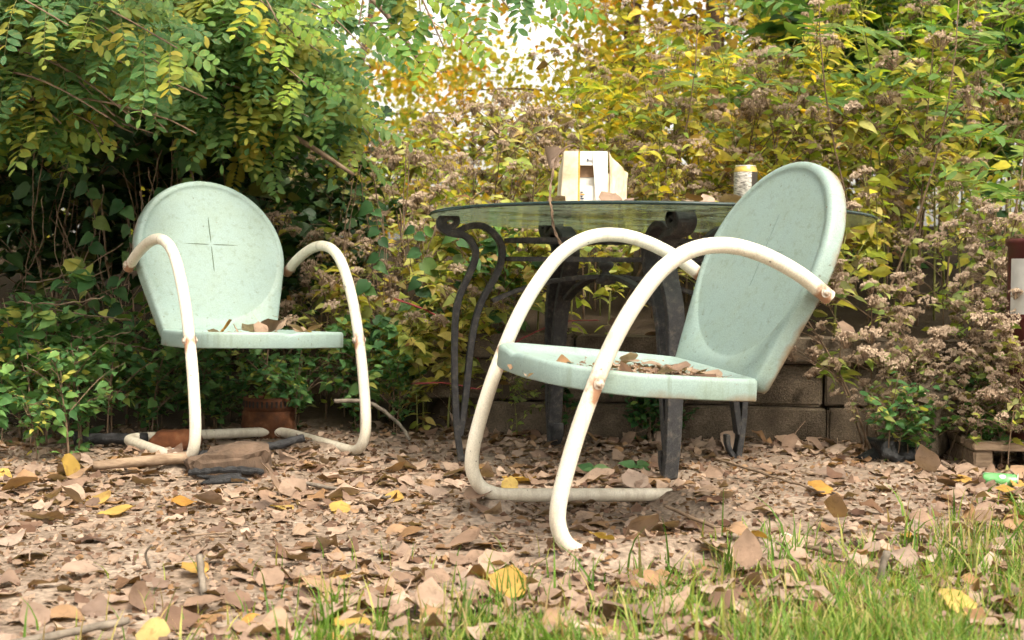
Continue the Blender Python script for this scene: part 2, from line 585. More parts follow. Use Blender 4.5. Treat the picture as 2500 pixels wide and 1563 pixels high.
link('ground', g.mesh('ground', M_DIRT), kind='structure', label='dry brown earth with a bank rising behind the table')

# ------------------------------------------------------------------ retaining wall of concrete blocks
rw = thing('retaining_wall', 'low dark concrete block retaining wall behind the glass table', 'wall', (0, wall_y(0), 0), (0, 0, math.atan(-0.13)))
rng = random.Random(3)
courses = [(-0.03, 0.115, 0.30, -0.015, -0.10), (0.120, 0.262, 0.46, 0.012, -0.33), (0.268, 0.350, 0.40, -0.025, -0.19)]
for z0, z1, ln, off, x0 in courses:
    x = x0
    nm = 'cap_stone' if z0 > 0.25 else 'block'
    while x < 1.75:
        L = ln * rng.uniform(0.92, 1.08)
        v, f = rough_box(L - 0.008, 0.2, z1 - z0, 0.007, 0.0025, rng)
        gg = Geo()
        gg.add(v, f)
        link(nm, gg.mesh(nm, M_CONC, False), rw, Matrix.Translation((x + L / 2, 0.1 + off + rng.uniform(-0.008, 0.008), (z0 + z1) / 2)) @ Matrix.Rotation(rng.uniform(-0.015, 0.015), 4, 'Z'))
        x += L


# ------------------------------------------------------------------ metal lawn chairs
def shell_mesh():
    """round-topped pressed back pan, in its own plane: x across, y up the back, z towards the sitter"""
    RC, CT = 0.256, 0.2815
    outl = []
    n = 72
    # outline: circle on top, straight sides running in to the bottom corners, then the bottom edge
    pts = []
    a0 = R(-14)
    for k in range(41):
        a = a0 + (math.pi - 2 * a0) * k / 40
        pts.append(Vector((RC * math.cos(a), CT + RC * math.sin(a), 0)))
    for k in range(1, 9):
        t = k / 9
        pts.append(pts[40].lerp(Vector((-0.196, 0.012, 0)), t))
    pts += [Vector((-0.196, 0.012, 0)), Vector((-0.186, 0.0, 0))]
    for k in range(1, 8):
        pts.append(Vector((-0.186 + 0.372 * k / 8, 0.0, 0)))
    pts += [Vector((0.186, 0, 0)), Vector((0.196, 0.012, 0))]
    last = Vector((0.196, 0.012, 0))
    for k in range(1, 9):
        pts.append(last.lerp(pts[0], k / 9))
    C = Vector((0, CT, 0))
    N = len(pts)
    g = Geo()
    rings = []

    def ring(fn):
        rings.append([fn(p) for p in pts])

    def dish(p):
        return 0.10 * p.x * p.x          # gentle hollow

    def on(frac_fn, dz):
        def fn(p):
            d = p - C
            r = d.length
            q = C + d * (frac_fn(r) / r)
            return (q.x, q.y, dish(q) + dz)
        return fn
    rd = lambda r: min(0.232, r - 0.016)
    for k in (0.04, 0.18, 0.34, 0.5, 0.64, 0.78, 0.9, 0.97):
        ring(on(lambda r, k=k: rd(r) * k, -0.0038))
    ring(on(lambda r: rd(r), -0.0034))
    ring(on(lambda r: rd(r) + 0.004, -0.001))
    ring(on(lambda r: max(rd(r) + 0.006, r - 0.030), 0.0))
    ring(on(lambda r: max(rd(r) + 0.009, r - 0.012), 0.0))
    ring(on(lambda r: r - 0.0045, -0.0015))
    ring(on(lambda r: r - 0.001, -0.006))
    ring(on(lambda r: r + 0.001, -0.014))
    ring(on(lambda r: r + 0.003, -0.034))
    ring(on(lambda r: r + 0.0025, -0.039))
    ring(on(lambda r: r - 0.0015, -0.038))
    ring(on(lambda r: r - 0.004, -0.016))
    ring(on(lambda r: r - 0.016, -0.005))
    # back skin
    for k in (0.95, 0.6, 0.2):
        ring(on(lambda r, k=k: rd(r) * k, -0.0085))
    v = [p for r_ in rings for p in r_]
    f = []
    for i in range(len(rings) - 1):
        for k in range(N):
            k2 = (k + 1) % N
            f.append((i * N + k, i * N + k2, (i + 1) * N + k2, (i + 1) * N + k))
    f.append(tuple(range(N))[::-1])
    f.append(tuple((len(rings) - 1) * N + k for k in range(N)))
    g.add(v, f)
    me = g.mesh('backrest', M_MINT)
    return me


def seat_mesh():
    half = [(0, 0.305), (0.07, 0.302), (0.14, 0.285), (0.20, 0.250), (0.237, 0.19), (0.252, 0.11), (0.246, 0.02), (0.228, -0.09), (0.210, -0.165), (0.190, -0.192), (0.1, -0.196), (0, -0.197)]
    cl = [(x, y, 0) for x, y in half] + [(-x, y, 0) for x, y in half[-2:0:-1]]
    pts = catmull(cl, 5, True)
    C = Vector((0, 0.06, 0))
    rings = []

    def tilt(y):
        return 0.374 + 0.018 * (y + 0.2) / 0.5

    def ring(fr, off, dz):
        r_ = []
        for p in pts:
            d = p - C
            r = d.length
            q = C + d * ((r * fr + off) / r)
            z = dz
            if dz > -0.012 and fr > 0.9 and q.y > 0.2:
                z -= 0.006 * math.exp(-(q.x / 0.022) ** 2)     # pinched front lip
            if fr > 0.9:
                z += 0.004 * ss(0.1, 0.3, q.y)
            r_.append((q.x, q.y, tilt(q.y) + z))
        rings.append(r_)
    for fr in (0.05, 0.3, 0.55, 0.75):
        ring(fr, 0, -0.020 + 0.006 * fr * fr)
    ring(0.88, 0, -0.014)
    ring(1.0, -0.022, -0.006)
    ring(1.0, -0.013, 0.0)
    ring(1.0, -0.006, 0.0)
    ring(1.0, -0.0015, -0.004)
    ring(1.0, 0.0, -0.010)
    ring(1.0, 0.001, -0.045)
    ring(1.0, 0.0, -0.048)
    ring(1.0, -0.004, -0.047)
    ring(1.0, -0.006, -0.02)
    ring(0.7, 0, -0.026)
    ring(0.1, 0, -0.028)
    N = len(pts)
    v = [p for r_ in rings for p in r_]
    f = []
    for i in range(len(rings) - 1):
        for k in range(N):
            k2 = (k + 1) % N
            f.append((i * N + k2, i * N + k, (i + 1) * N + k, (i + 1) * N + k2))
    f.append(tuple(range(N)))
    f.append(tuple((len(rings) - 1) * N + k for k in range(N))[::-1])
    g = Geo()
    g.add(v, f)
    return g.mesh('seat', M_MINTS)


TR = 0.0168
PROF = [(-0.296, 0.562), (-0.277, 0.574), (-0.215, 0.610), (-0.13, 0.643), (-0.048, 0.657), (0.03, 0.645), (0.095, 0.603), (0.150, 0.530), (0.192, 0.450), (0.223, 0.367), (0.250, 0.280), (0.272, 0.188), (0.283, 0.120), (0.279, 0.075), (0.256, 0.038), (0.215, 0.020), (0.16, 0.017), (0.0, 0.017), (-0.15, 0.017), (-0.235, 0.017)]


def side_mesh(s):
    pts = [(s * 0.277, y, z) for y, z in PROF]
    # the runner turns in towards the rear cross bar
    pts += [(s * 0.262, -0.275, 0.017), (s * 0.22, -0.300, 0.017), (s * 0.06, -0.303, 0.017), (s * 0.001, -0.303, 0.017)]
    path = catmull(pts, 6)
    v, f = tube(path, TR, 16)
    g = Geo()
    g.add(v, f)
    return g.mesh('tube_frame', M_CREAM)


def bolt_mesh():
    bm = bmesh.new()
    bmesh.ops.create_cone(bm, cap_ends=True, segments=16, radius1=0.0115, radius2=0.0115, depth=0.002)
    r = bmesh.ops.create_uvsphere(bm, u_segments=12, v_segments=6, radius=0.0078)
    bmesh.ops.scale(bm, vec=(1, 1, 0.6), verts=r['verts'])
    bmesh.ops.translate(bm, vec=(0, 0, 0.002), verts=r['verts'])
    me = bpy.data.meshes.new('bolt')
    bm.to_mesh(me)
    bm.free()
    me.materials.append(M_STEEL)
    return me


def crease_mesh(L, m_):
    """slim lens-shaped crease pressed into the back, along +Y"""
    v, f = [], []
    n = 8
    for i in range(n + 1):
        t = i / n
        w = 0.0015 * min(1, t * 9, (1 - t) * 5 + 0.25) + 0.0003
        for sx, z in ((-1, 0.0), (0, 0.0011), (1, 0.0)):
            v.append((sx * w, L * t, z))
    for i in range(n):
        for k in range(2):
            a = i * 3 + k
            f.append((a, a + 1, a + 4, a + 3))
    g = Geo()
    g.add(v, f)
    return g.mesh('crease', m_)


ME_SHELL, ME_SEAT = shell_mesh(), seat_mesh()
ME_SIDE = {1: side_mesh(1), -1: side_mesh(-1)}
ME_BOLT, ME_CR = bolt_mesh(), crease_mesh(0.088, M_CREASE)
ME_CRF = crease_mesh(0.082, plain('shallow crease paint', (0.17, 0.235, 0.22), 0.6))


def chair(label, X, Y, yaw, rock, roll, cr_me):
    t = thing('lawn_chair', label, 'chair', group='metal lawn chairs')
    # local: x to the sitter's left, y forward, z up
    fw = Matrix(((math.cos(yaw), math.sin(yaw), 0), (math.sin(yaw), -math.cos(yaw), 0), (0, 0, 1))).to_4x4()
    # columns: lateral, forward, up
    M = Matrix(((math.cos(yaw), math.sin(yaw), 0, X), (math.sin(yaw), -math.cos(yaw), 0, Y), (0, 0, 1, 0), (0, 0, 0, 1)))
    # the chair is mirror-symmetric: use a right-handed frame with x to the sitter's right
    M = M @ Matrix.Scale(-1, 4, (1, 0, 0))
    rk = Matrix.Rotation(rock, 4, 'X')
    ro = Matrix.Rotation(roll, 4, 'Y')
    t.matrix_world = M @ rk @ ro
    rec = math.atan2(0.184, 0.505)
    MS = Matrix.Translation((0, -0.187, 0.354)) @ Matrix(((1, 0, 0), (0, -math.sin(rec), math.cos(rec)), (0, math.cos(rec), math.sin(rec)))).to_4x4() @ Matrix.Translation((0, 0, 0.004))
    b = link('backrest', ME_SHELL, t, MS)
    for a in range(4):
        cx = Matrix.Translation((0, 0.313, -0.0036)) @ Matrix.Rotation(a * math.pi / 2, 4, 'Z') @ Matrix.Translation((0, 0.007, 0))
        link('crease', cr_me, b, cx)
    link('seat', ME_SEAT, t)
    for s in (1, -1):
        sd_ = link('tube_frame', ME_SIDE[s], t)
        rz = Matrix.Rotation(s * math.pi / 2, 4, 'Y')
        link('bolt', ME_BOLT, sd_, Matrix.Translation((s * (0.277 + TR), 0.223, 0.367)) @ rz)
        link('bolt', ME_BOLT, sd_, Matrix.Translation((s * (0.277 + TR), -0.277, 0.574)) @ rz)
        link('bolt', ME_BOLT, sd_, Matrix.Translation((s * (0.277 - TR), 0.223, 0.367)) @ Matrix.Rotation(-s * math.pi / 2, 4, 'Y'))
    return t


chair_l = chair('mint metal lawn chair with cream tube arms facing us, beside the thicket', -0.8413, 4.247, R(35.51), R(-1.06), R(-1.31), ME_CR)
chair_r = chair('mint metal lawn chair with cream tube arms turned sideways in front of the glass table', 0.2601, 3.047, R(-70.11), R(2.74), R(-3.28), ME_CRF)

# ------------------------------------------------------------------ round glass table on a scrolled iron base
TC = Vector((0.284, 4.145, 0.0))
TILT = Matrix.Rotation(R(-1.6), 4, 'X')
table = thing('glass_table', 'round patio table with a wavy glass top on scrolled dark iron legs', 'table', TC)
outer_px = [(240, 205), (225, 180), (190, 172), (150, 190), (130, 215), (140, 250), (175, 262), (215, 250), (240, 220), (232, 180), (190, 160), (130, 172), (97, 215), (110, 262), (160, 300), (230, 318), (300, 325), (352, 362), (392, 425), (404, 480), (388, 560), (340, 680), (285, 800), (250, 920), (236, 1050), (232, 1250), (234, 1500), (245, 1780), (262, 2000), (282, 2140), (292, 2220)]
inner_px = [(215, 300), (270, 285), (330, 255), (400, 243), (470, 252), (545, 300), (600, 365), (625, 440), (620, 540), (580, 650), (520, 760), (460, 870), (415, 1000), (385, 1150), (362, 1320), (345, 1500), (325, 1700), (300, 1880), (280, 2010)]


def legpt(p):
    u, w = 1040 + p[0] / 3.436, 480 + p[1] / 3.436
    return ((1126 - u) / 810.0, 0.594 + (646 - w) / 810.0)


def strap(path2, wid, th):
    """flat iron strap: a path in the leg's plane (r, z) given width across it"""
    pts = [Vector((p[0], 0, p[1])) for p in path2]
    pts = catmull(pts, 3)
    v, f = [], []
    N = len(pts)
    for i, p in enumerate(pts):
        t = (pts[min(i + 1, N - 1)] - pts[max(i - 1, 0)]).normalized()
        nn = Vector((-t.z, 0, t.x))
        k = i / (N - 1)
        w = wid(k) if callable(wid) else wid
        h = th(k) if callable(th) else th
        for a, b in ((-1, -1), (1, -1), (1, 1), (-1, 1)):
            v.append(tuple(p + nn * (h / 2 * b) + Vector((0, w / 2 * a, 0))))
    for i in range(N - 1):
        for k in range(4):
            k2 = (k + 1) % 4
            f.append((i * 4 + k, i * 4 + k2, (i + 1) * 4 + k2, (i + 1) * 4 + k))
    f.append((3, 2, 1, 0))
    f.append(tuple((N - 1) * 4 + k for k in range(4)))
    return v, f


def bevel_mesh(me, w=0.002, seg=1):
    bm = bmesh.new()
    bm.from_mesh(me)
    es = [e for e in bm.edges if len(e.link_faces) == 2 and e.calc_face_angle(0) > 0.9]
    bmesh.ops.bevel(bm, geom=es, offset=w, segments=seg, affect='EDGES')
    bm.to_mesh(me)
    bm.free()
    return me


opts = [legpt(p) for p in outer_px]
ipts = [legpt(p) for p in inner_px]
gg = Geo()
gg.add(*strap(opts, lambda k: 0.062 if k < 0.6 else 0.062 - 0.018 * (k - 0.6) / 0.4, 0.019))
ME_LEGO = bevel_mesh(gg.mesh('outer_strap', M_IRON, False))
gg = Geo()
gg.add(*strap(ipts, lambda k: 0.060 - 0.014 * k, 0.019))
ME_LEGI = bevel_mesh(gg.mesh('inner_strap', M_IRON, False))
gg = Geo()
gg.add(*strap([(-0.032, 0.075), (-0.030, 0.045), (-0.018, 0.018), (-0.002, 0.004)], 0.034, 0.014))
ME_FOOT = bevel_mesh(gg.mesh('foot_scroll', M_IRON, False))
feet = [(-0.434, -0.045), (0.16, -0.36), (0.416, 0.055), (-0.14, 0.345)]
for fx, fy in feet:
    an = math.atan2(fy, fx)
    lg = link('leg', ME_LEGO, table, Matrix.Translation((fx, fy, 0.0)) @ Matrix.Rotation(an, 4, 'Z'))
    link('inner_strap', ME_LEGI, lg)
    link('foot_scroll', ME_FOOT, lg)
    # arched brace from the leg up to the hub
    rr_ = math.hypot(fx, fy) - 0.09
    d = Vector((math.cos(an), math.sin(an), 0))
    br = [(rr_ * k, 0.560 - 0.075 * k ** 2.2) for k in (0.05, 0.2, 0.4, 0.6, 0.8, 1.0)]
    gg = Geo()
    gg.add(*strap(br, 0.030, 0.014))
    link('brace', bevel_mesh(gg.mesh('brace', M_IRON, False), 0.0015), table, Matrix.Rotation(an, 4, 'Z'))
for z, sc_ in ((0.668, 1.0), (0.612, 1.0)):
    gg = Geo()
    ring_pts = []
    for k in range(48):
        a = 2 * math.pi * k / 48
        # an oval ring that touches the inner strap of each leg
        ring_pts.append(Vector((0.302 * math.cos(a), 0.262 * math.sin(a), z + 0.0)))
    v, f = [], []
    for k, p in enumerate(ring_pts):
        o_ = Vector((p.x, p.y, 0)).normalized()
        for a, b in ((-1, -1), (1, -1), (1, 1), (-1, 1)):
            v.append(tuple(p + o_ * (0.008 * a) + Vector((0, 0, 0.0065 * b))))
    for k in range(48):
        k2 = (k + 1) % 48
        for j in range(4):
            j2 = (j + 1) % 4
            f.append((k * 4 + j, k * 4 + j2, k2 * 4 + j2, k2 * 4 + j))
    gg.add(v, f)
    link('ring', gg.mesh('ring', M_IRON, False), table)
# hub with its urn finial
prof = [(0.0, 0.535), (0.03, 0.540), (0.034, 0.556), (0.018, 0.566), (0.010, 0.576), (0.022, 0.588), (0.026, 0.600), (0.012, 0.610), (0.0, 0.612)]
v, f = [], []
for r_, z_ in prof:
    for k in range(12):
        a = 2 * math.pi * k / 12
        v.append((max(r_, 0.0005) * math.cos(a), max(r_, 0.0005) * math.sin(a), z_))
for i in range(len(prof) - 1):
    for k in range(12):
        k2 = (k + 1) % 12
        f.append((i * 12 + k, i * 12 + k2, (i + 1) * 12 + k2, (i + 1) * 12 + k))
gg = Geo()
gg.add(v, f)
link('finial', gg.mesh('finial', M_IRON), table)

# glass top
m, n, l, o = mat('rippled table glass')
p = n.new('ShaderNodeBsdfPrincipled')
p.inputs['Base Color'].default_value = (0.72, 0.86, 0.76, 1)
p.inputs['Transmission Weight'].default_value = 1.0
p.inputs['IOR'].default_value = 1.5
p.inputs['Roughness'].default_value = 0.03
tc = n.new('ShaderNodeTexCoord')
mp = n.new('ShaderNodeMapping')
mp.inputs['Scale'].default_value = (14, 14, 14)
l.new(tc.outputs['Object'], mp.inputs[0])
ns = nnoise(n, l, 1.6, 3.0, mp.outputs[0])
bp = n.new('ShaderNodeBump')
bp.inputs['Strength'].default_value = 0.35
bp.inputs['Distance'].default_value = 0.01
l.new(ns, bp.inputs['Height'])
l.new(bp.outputs[0], p.inputs['Normal'])
# dried water film and dust on the glass, thicker to the left
fn = nnoise(n, l, 7.0, 5.0, tc.outputs['Object'], 0.6)
sx_ = n.new('ShaderNodeSeparateXYZ')
l.new(tc.outputs['Object'], sx_.inputs[0])
fsum = nmath(n, l, 'SUBTRACT', fn, nmath(n, l, 'MULTIPLY', sx_.outputs[0], 0.16))
fm = n.new('ShaderNodeMapRange')
fm.inputs[1].default_value = 0.48
fm.inputs[2].default_value = 0.56
fm.inputs[3].default_value = 0.06
fm.inputs[4].default_value = 0.40
l.new(fsum, fm.inputs[0])
df = n.new('ShaderNodeBsdfDiffuse')
df.inputs['Color'].default_value = (0.42, 0.50, 0.40, 1)
tl = n.new('ShaderNodeBsdfTranslucent')
tl.inputs['Color'].default_value = (0.50, 0.58, 0.46, 1)
ad = n.new('ShaderNodeMixShader')
ad.inputs[0].default_value = 0.6
l.new(df.outputs[0], ad.inputs[1])
l.new(tl.outputs[0], ad.inputs[2])
mx = n.new('ShaderNodeMixShader')
l.new(fm.outputs[0], mx.inputs[0])
l.new(p.outputs[0], mx.inputs[1])
l.new(ad.outputs[0], mx.inputs[2])
l.new(mx.outputs[0], o.inputs['Surface'])
M_GLASS = m
M_RIM = plain('dark ground glass edge', (0.012, 0.030, 0.028), 0.25)
GC = Vector((0.415, 4.13, 0.7315))
GR = 0.668
prof = [(0.0, 0.0), (GR - 0.004, 0.0), (GR - 0.001, 0.002), (GR, 0.005), (GR - 0.001, 0.008), (GR - 0.004, 0.010), (0.0, 0.010)]
v, f = [], []
NS = 96
for r_, z_ in prof[1:-1]:
    for k in range(NS):
        a = 2 * math.pi * k / NS
        v.append((r_ * math.cos(a), r_ * math.sin(a), z_))
for i in range(len(prof) - 3):
    for k in range(NS):
        k2 = (k + 1) % NS
        f.append((i * NS + k, i * NS + k2, (i + 1) * NS + k2, (i + 1) * NS + k))
f.append(tuple(range(NS))[::-1])
f.append(tuple((len(prof) - 3) * NS + k for k in range(NS)))
gg = Geo()
gg.add(v, f)
gg.m = [1] * (len(f) - 2) + [0, 0]
MG = Matrix.Translation(GC - TC) @ TILT @ Matrix.Rotation(R(0.5), 4, 'Y')
glass_o = link('glass_top', gg.mesh('glass_top', [M_GLASS, M_RIM], False), table, MG)
GLASS_W = Matrix.Translation(GC) @ TILT @ Matrix.Rotation(R(0.5), 4, 'Y')


def on_glass(x, y, dz=0.0):
    """world point on the upper face of the glass"""
    pl = Vector((x - GC.x, y - GC.y, 0.0101 + dz))
    return GLASS_W @ pl


# ------------------------------------------------------------------ torn drinks carton, can and dried stem on the table
M_CARD = rough_mat('sun bleached card', [(0.35, (0.55, 0.42, 0.26)), (0.55, (0.72, 0.64, 0.50)), (0.8, (0.80, 0.76, 0.68))], 14, 0.8, 0.3, 0.002)
M_WHITE = rough_mat('white card', [(0.3, (0.62, 0.60, 0.55)), (0.7, (0.80, 0.79, 0.76))], 20, 0.8, 0.2, 0.001)
M_ORANGE = rough_mat('orange card edge', [(0.3, (0.50, 0.24, 0.04)), (0.7, (0.70, 0.42, 0.09))], 40, 0.8, 0.2, 0.001)
M_INSIDE = rough_mat('brown card inside', [(0.3, (0.16, 0.09, 0.05)), (0.7, (0.28, 0.18, 0.11))], 30, 0.9, 0.2, 0.001)
M_PRINT = plain('dark print', (0.03, 0.035, 0.06), 0.7)
bxo = thing('drinks_carton', 'torn white and orange cardboard drinks carton standing on the glass table', 'carton', on_glass(0.17, 3.88), (0, 0, R(3)))
BS = 3.88 / 3320.0


def panel(name, quad, th, m_, par=bxo, bow=0.0, nu=4, nv=4):
    """thin card panel through four corners (bottom-left, bottom-right, top-right, top-left) with thickness"""
    a, b, c, d = [Vector(q) for q in quad]
    nn = (b - a).cross(d - a).normalized()
    v, f = [], []
    for side in (0, 1):
        for j in range(nv + 1):
            for i in range(nu + 1):
                s_, t_ = i / nu, j / nv
                q = a.lerp(b, s_).lerp(d.lerp(c, s_), t_)
                q = q + nn * (bow * math.sin(math.pi * s_) - side * th)
                v.append(tuple(q))
    K = (nu + 1) * (nv + 1)
    idx = lambda s_, i, j: s_ * K + j * (nu + 1) + i
    for j in range(nv):
        for i in range(nu):
            f.append((idx(0, i, j), idx(0, i + 1, j), idx(0, i + 1, j + 1), idx(0, i, j + 1)))
            f.append((idx(1, i, j), idx(1, i, j + 1), idx(1, i + 1, j + 1), idx(1, i + 1, j)))
    for i in range(nu):
        f.append((idx(0, i, 0), idx(1, i, 0), idx(1, i + 1, 0), idx(0, i + 1, 0)))
        f.append((idx(0, i, nv), idx(0, i + 1, nv), idx(1, i + 1, nv), idx(1, i, nv)))
    for j in range(nv):
        f.append((idx(0, 0, j), idx(0, 0, j + 1), idx(1, 0, j + 1), idx(1, 0, j)))
        f.append((idx(0, nu, j), idx(1, nu, j), idx(1, nu, j + 1), idx(0, nu, j + 1)))
    g_ = Geo()
    g_.add(v, f)
    return link(name, g_.mesh(name, m_, False), par)


# carton local: x right, y away, z up; front face at y=0, measured about its left edge
def q4(x0, x1, z0, z1, y0=0.0, y1=0.0):
    return [(x0, y0, z0), (x1, y1, z0), (x1, y1, z1), (x0, y0, z1)]


H0 = 0.168
panel('front_panel', [(-0.036, 0.0, 0.0), (0.014, -0.004, 0.0), (0.014, -0.004, H0), (-0.024, 0.0, H0)], 0.002, M_CARD, bow=0.003)
panel('edge_strip', q4(0.0145, 0.0195, 0.004, H0 - 0.004, -0.005, -0.003), 0.002, M_ORANGE, nu=1)
panel('header_panel', q4(0.020, 0.058, 0.128, H0, -0.002, -0.002), 0.002, M_WHITE)
panel('lower_panel', q4(0.020, 0.062, 0.0, 0.070, -0.001, -0.001), 0.002, M_WHITE)
panel('inner_panel', q4(0.018, 0.064, 0.066, 0.130, 0.018, 0.018), 0.002, M_WHITE)
panel('inner_wall', q4(0.018, 0.064, 0.095, 0.130, 0.016, 0.016), 0.001, M_INSIDE, nu=1, nv=1)
panel('door_flap', [(0.066, -0.016, 0.008), (0.098, -0.008, 0.0), (0.098, -0.004, H0), (0.054, -0.004, H0)], 0.002, M_WHITE, bow=0.004)
# torn side running back, its upper edge sagging away
sv, sf = [], []
tops = [0.168, 0.152, 0.138, 0.128, 0.122, 0.118]
bots = [0.0, 0.006, 0.020, 0.032, 0.018, 0.004]
ys = [-0.004, 0.026, 0.05, 0.08, 0.11, 0.14]
xs = [0.0995, 0.116, 0.133, 0.149, 0.163, 0.175]
for side in (0, 1):
    for j in range(4):
        for i in range(6):
            z_ = bots[i] + (tops[i] - bots[i]) * j / 3
            sv.append((xs[i] + side * 0.002 + 0.004 * math.sin(i * 1.9 + j), ys[i], z_))
for j in range(3):
    for i in range(5):
        a = j * 6 + i
        sf.append((a, a + 1, a + 7, a + 6))
        sf.append((24 + a, 24 + a + 6, 24 + a + 7, 24 + a + 1))
for i in range(5):
    sf.append((i, 24 + i, 25 + i, i + 1))
    sf.append((18 + i, 19 + i, 43 + i, 42 + i))
g_ = Geo()
g_.add(sv, sf)
link('torn_side', g_.mesh('torn_side', M_CARD, False), bxo)
panel('back_panel', q4(-0.03, 0.15, 0.0, 0.115, 0.13, 0.14), 0.002, M_CARD)
panel('left_side', [(-0.036, 0.13, 0.0), (-0.037, 0.002, 0.0), (-0.026, 0.002, H0 - 0.002), (-0.03, 0.13, 0.115)], 0.002, M_CARD)
for z_, w_ in ((0.032, 0.010), (0.038, 0.006), (0.044, 0.012), (0.050, 0.007)):
    panel('print_line', q4(0.0215, 0.0215 + w_, z_, z_ + 0.0035, -0.0035, -0.0035), 0.0006, M_PRINT if w_ < 0.011 else M_ORANGE, nu=1, nv=1)
panel('print_line', q4(0.038, 0.054, 0.1395, 0.1420, -0.0045, -0.0045), 0.0006, M_PRINT, nu=1, nv=1)
panel('print_mark', q4(0.039, 0.0435, 0.1425, 0.1465, -0.0045, -0.0045), 0.0006, M_PRINT, nu=1, nv=1)

# drinks can
m, n, l, o = mat('printed can wall')
tc = n.new('ShaderNodeTexCoord')
sep = n.new('ShaderNodeSeparateXYZ')
l.new(tc.outputs['Object'], sep.inputs[0])
wv = n.new('ShaderNodeTexNoise')
mp = n.new('ShaderNodeMapping')
mp.inputs['Scale'].default_value = (60, 60, 420)
l.new(tc.outputs['Object'], mp.inputs[0])
l.new(mp.outputs[0], wv.inputs['Vector'])
wv.inputs['Scale'].default_value = 1.0
rp = ramp(n, [(0.50, (0.72, 0.70, 0.64)), (0.56, (0.22, 0.21, 0.19))])
l.new(wv.outputs[0], rp.inputs[0])
dark = n.new('ShaderNodeMapRange')
dark.inputs[1].default_value = 0.010
dark.inputs[2].default_value = 0.013
l.new(sep.outputs[0], dark.inputs[0])
c2 = nmix(n, l, dark.outputs[0], rp.outputs[0], (0.07, 0.06, 0.05))
p = n.new('ShaderNodeBsdfPrincipled')
p.inputs['Metallic'].default_value = 0.55
p.inputs['Roughness'].default_value = 0.33
l.new(c2, p.inputs['Base Color'])
l.new(p.outputs[0], o.inputs['Surface'])
M_CAN = m
M_ALU = plain('bare aluminium', (0.70, 0.68, 0.62), 0.3, 0.9)
M_GOLD = plain('gold can collar', (0.60, 0.42, 0.10), 0.35, 0.6)


def lathe(prof, n=32):
    v, f = [], []
    for r_, z_ in prof:
        for k in range(n):
            a = 2 * math.pi * k / n
            v.append((max(r_, 0.0004) * math.cos(a), max(r_, 0.0004) * math.sin(a), z_))
    for i in range(len(prof) - 1):
        for k in range(n):
            k2 = (k + 1) % n
            f.append((i * n + k, i * n + k2, (i + 1) * n + k2, (i + 1) * n + k))
    g_ = Geo()
    g_.add(v, f)
    return g_


can = thing('drinks_can', 'tall silver drinks can with a gold collar on the glass table', 'can', on_glass(0.685, 4.02))
can.scale = (1.05, 1.05, 0.94)
link('can_wall', lathe([(0.0, 0.004), (0.024, 0.0), (0.028, 0.003), (0.033, 0.012), (0.033, 0.138)]).mesh('can_wall', M_CAN), can)
link('collar', lathe([(0.033, 0.1385), (0.0328, 0.143), (0.0305, 0.150), (0.0285, 0.155)]).mesh('collar', M_GOLD), can)
lid = link('lid', lathe([(0.0285, 0.1552), (0.0292, 0.157), (0.0285, 0.159), (0.0272, 0.158), (0.0255, 0.153), (0.0, 0.1535)]).mesh('lid', M_ALU), can)
g_ = Geo()
g_.add(*box(-0.006, 0.006, -0.004, 0.016, 0.1545, 0.1558))
link('pull_tab', g_.mesh('pull_tab', M_ALU, False), lid)


# ------------------------------------------------------------------ leaf shapes
def leaf_shape(L, W, rows=6, half=2, kind='ovate', fold=0.2, droop=0.3, curl=0.0, wave=0.0, tooth=0.0, rng=random, petiole=0.0):
    """leaf along +Y from its base, upper face +Z. returns verts, faces"""
    v, f = [], []
    nc = 2 * half + 1
    ph = rng.uniform(0, 6.28)
    ph2 = rng.uniform(0, 6.28)
    for i in range(rows + 1):
        t = i / rows
        if kind == 'delta':
            t = 0.5 * t + 0.5 * (0.5 - 0.5 * math.cos(math.pi * t))
        if kind == 'ovate':
            w = (math.sin(math.pi * t ** 0.62)) ** 0.9
        elif kind == 'lance':
            w = math.sin(math.pi * t ** 0.75) ** 1.1
        elif kind == 'ellipse':
            w = math.sqrt(max(0, 1 - (2 * t - 1) ** 2))
        elif kind == 'heart':
            w = math.sin(math.pi * (0.18 + 0.82 * t) ** 0.75) if t > 0 else 0.45
            w = max(w, 0.0)
        else:                       # delta: broad base, long tip (poplar)
            w = math.sqrt(max(0.0, 1 - (1 - t / 0.34) ** 2)) if t < 0.34 else (max(0.0, 1 - ((t - 0.34) / 0.66) ** 1.9)) ** 0.9
            w = max(w, 0.10)
        if i == rows or (i == 0 and kind != 'delta' and kind != 'heart'):
            w = 0.03
        for k in range(nc):
            s_ = (k - half) / half
            e = 1.0
            if abs(s_) == 1 and tooth:
                e += rng.uniform(-tooth, tooth)
            x = s_ * w * W / 2 * e
            y = L * t
            if kind in ('heart', 'delta') and i == 0:
                y -= abs(s_) * 0.06 * L
            xn = x / (W / 2)
            z = fold * abs(x) - droop * L * t * t + curl * L * xn * xn * (0.6 + 0.4 * math.sin(3 * t + ph2))
            z += wave * L * math.sin(7 * t + 2.5 * s_ + ph) * abs(s_)
            v.append((x, y, z))
    for i in range(rows):
        for k in range(nc - 1):
            a = i * nc + k
            f.append((a, a + 1, a + nc + 1, a + nc))
    if petiole:
        o_ = len(v)
        bend = rng.uniform(-0.3, 0.3)
        w = L * 0.012
        for i in range(4):
            t = i / 3
            c = Vector((bend * petiole * t * t, -petiole * t, 0.1 * petiole * math.sin(t * 3)))
            v.append((c.x - w, c.y, c.z))
            v.append((c.x + w, c.y, c.z + w))
        for i in range(3):
            a = o_ + 2 * i
            f.append((a, a + 1, a + 3, a + 2))
    return v, f


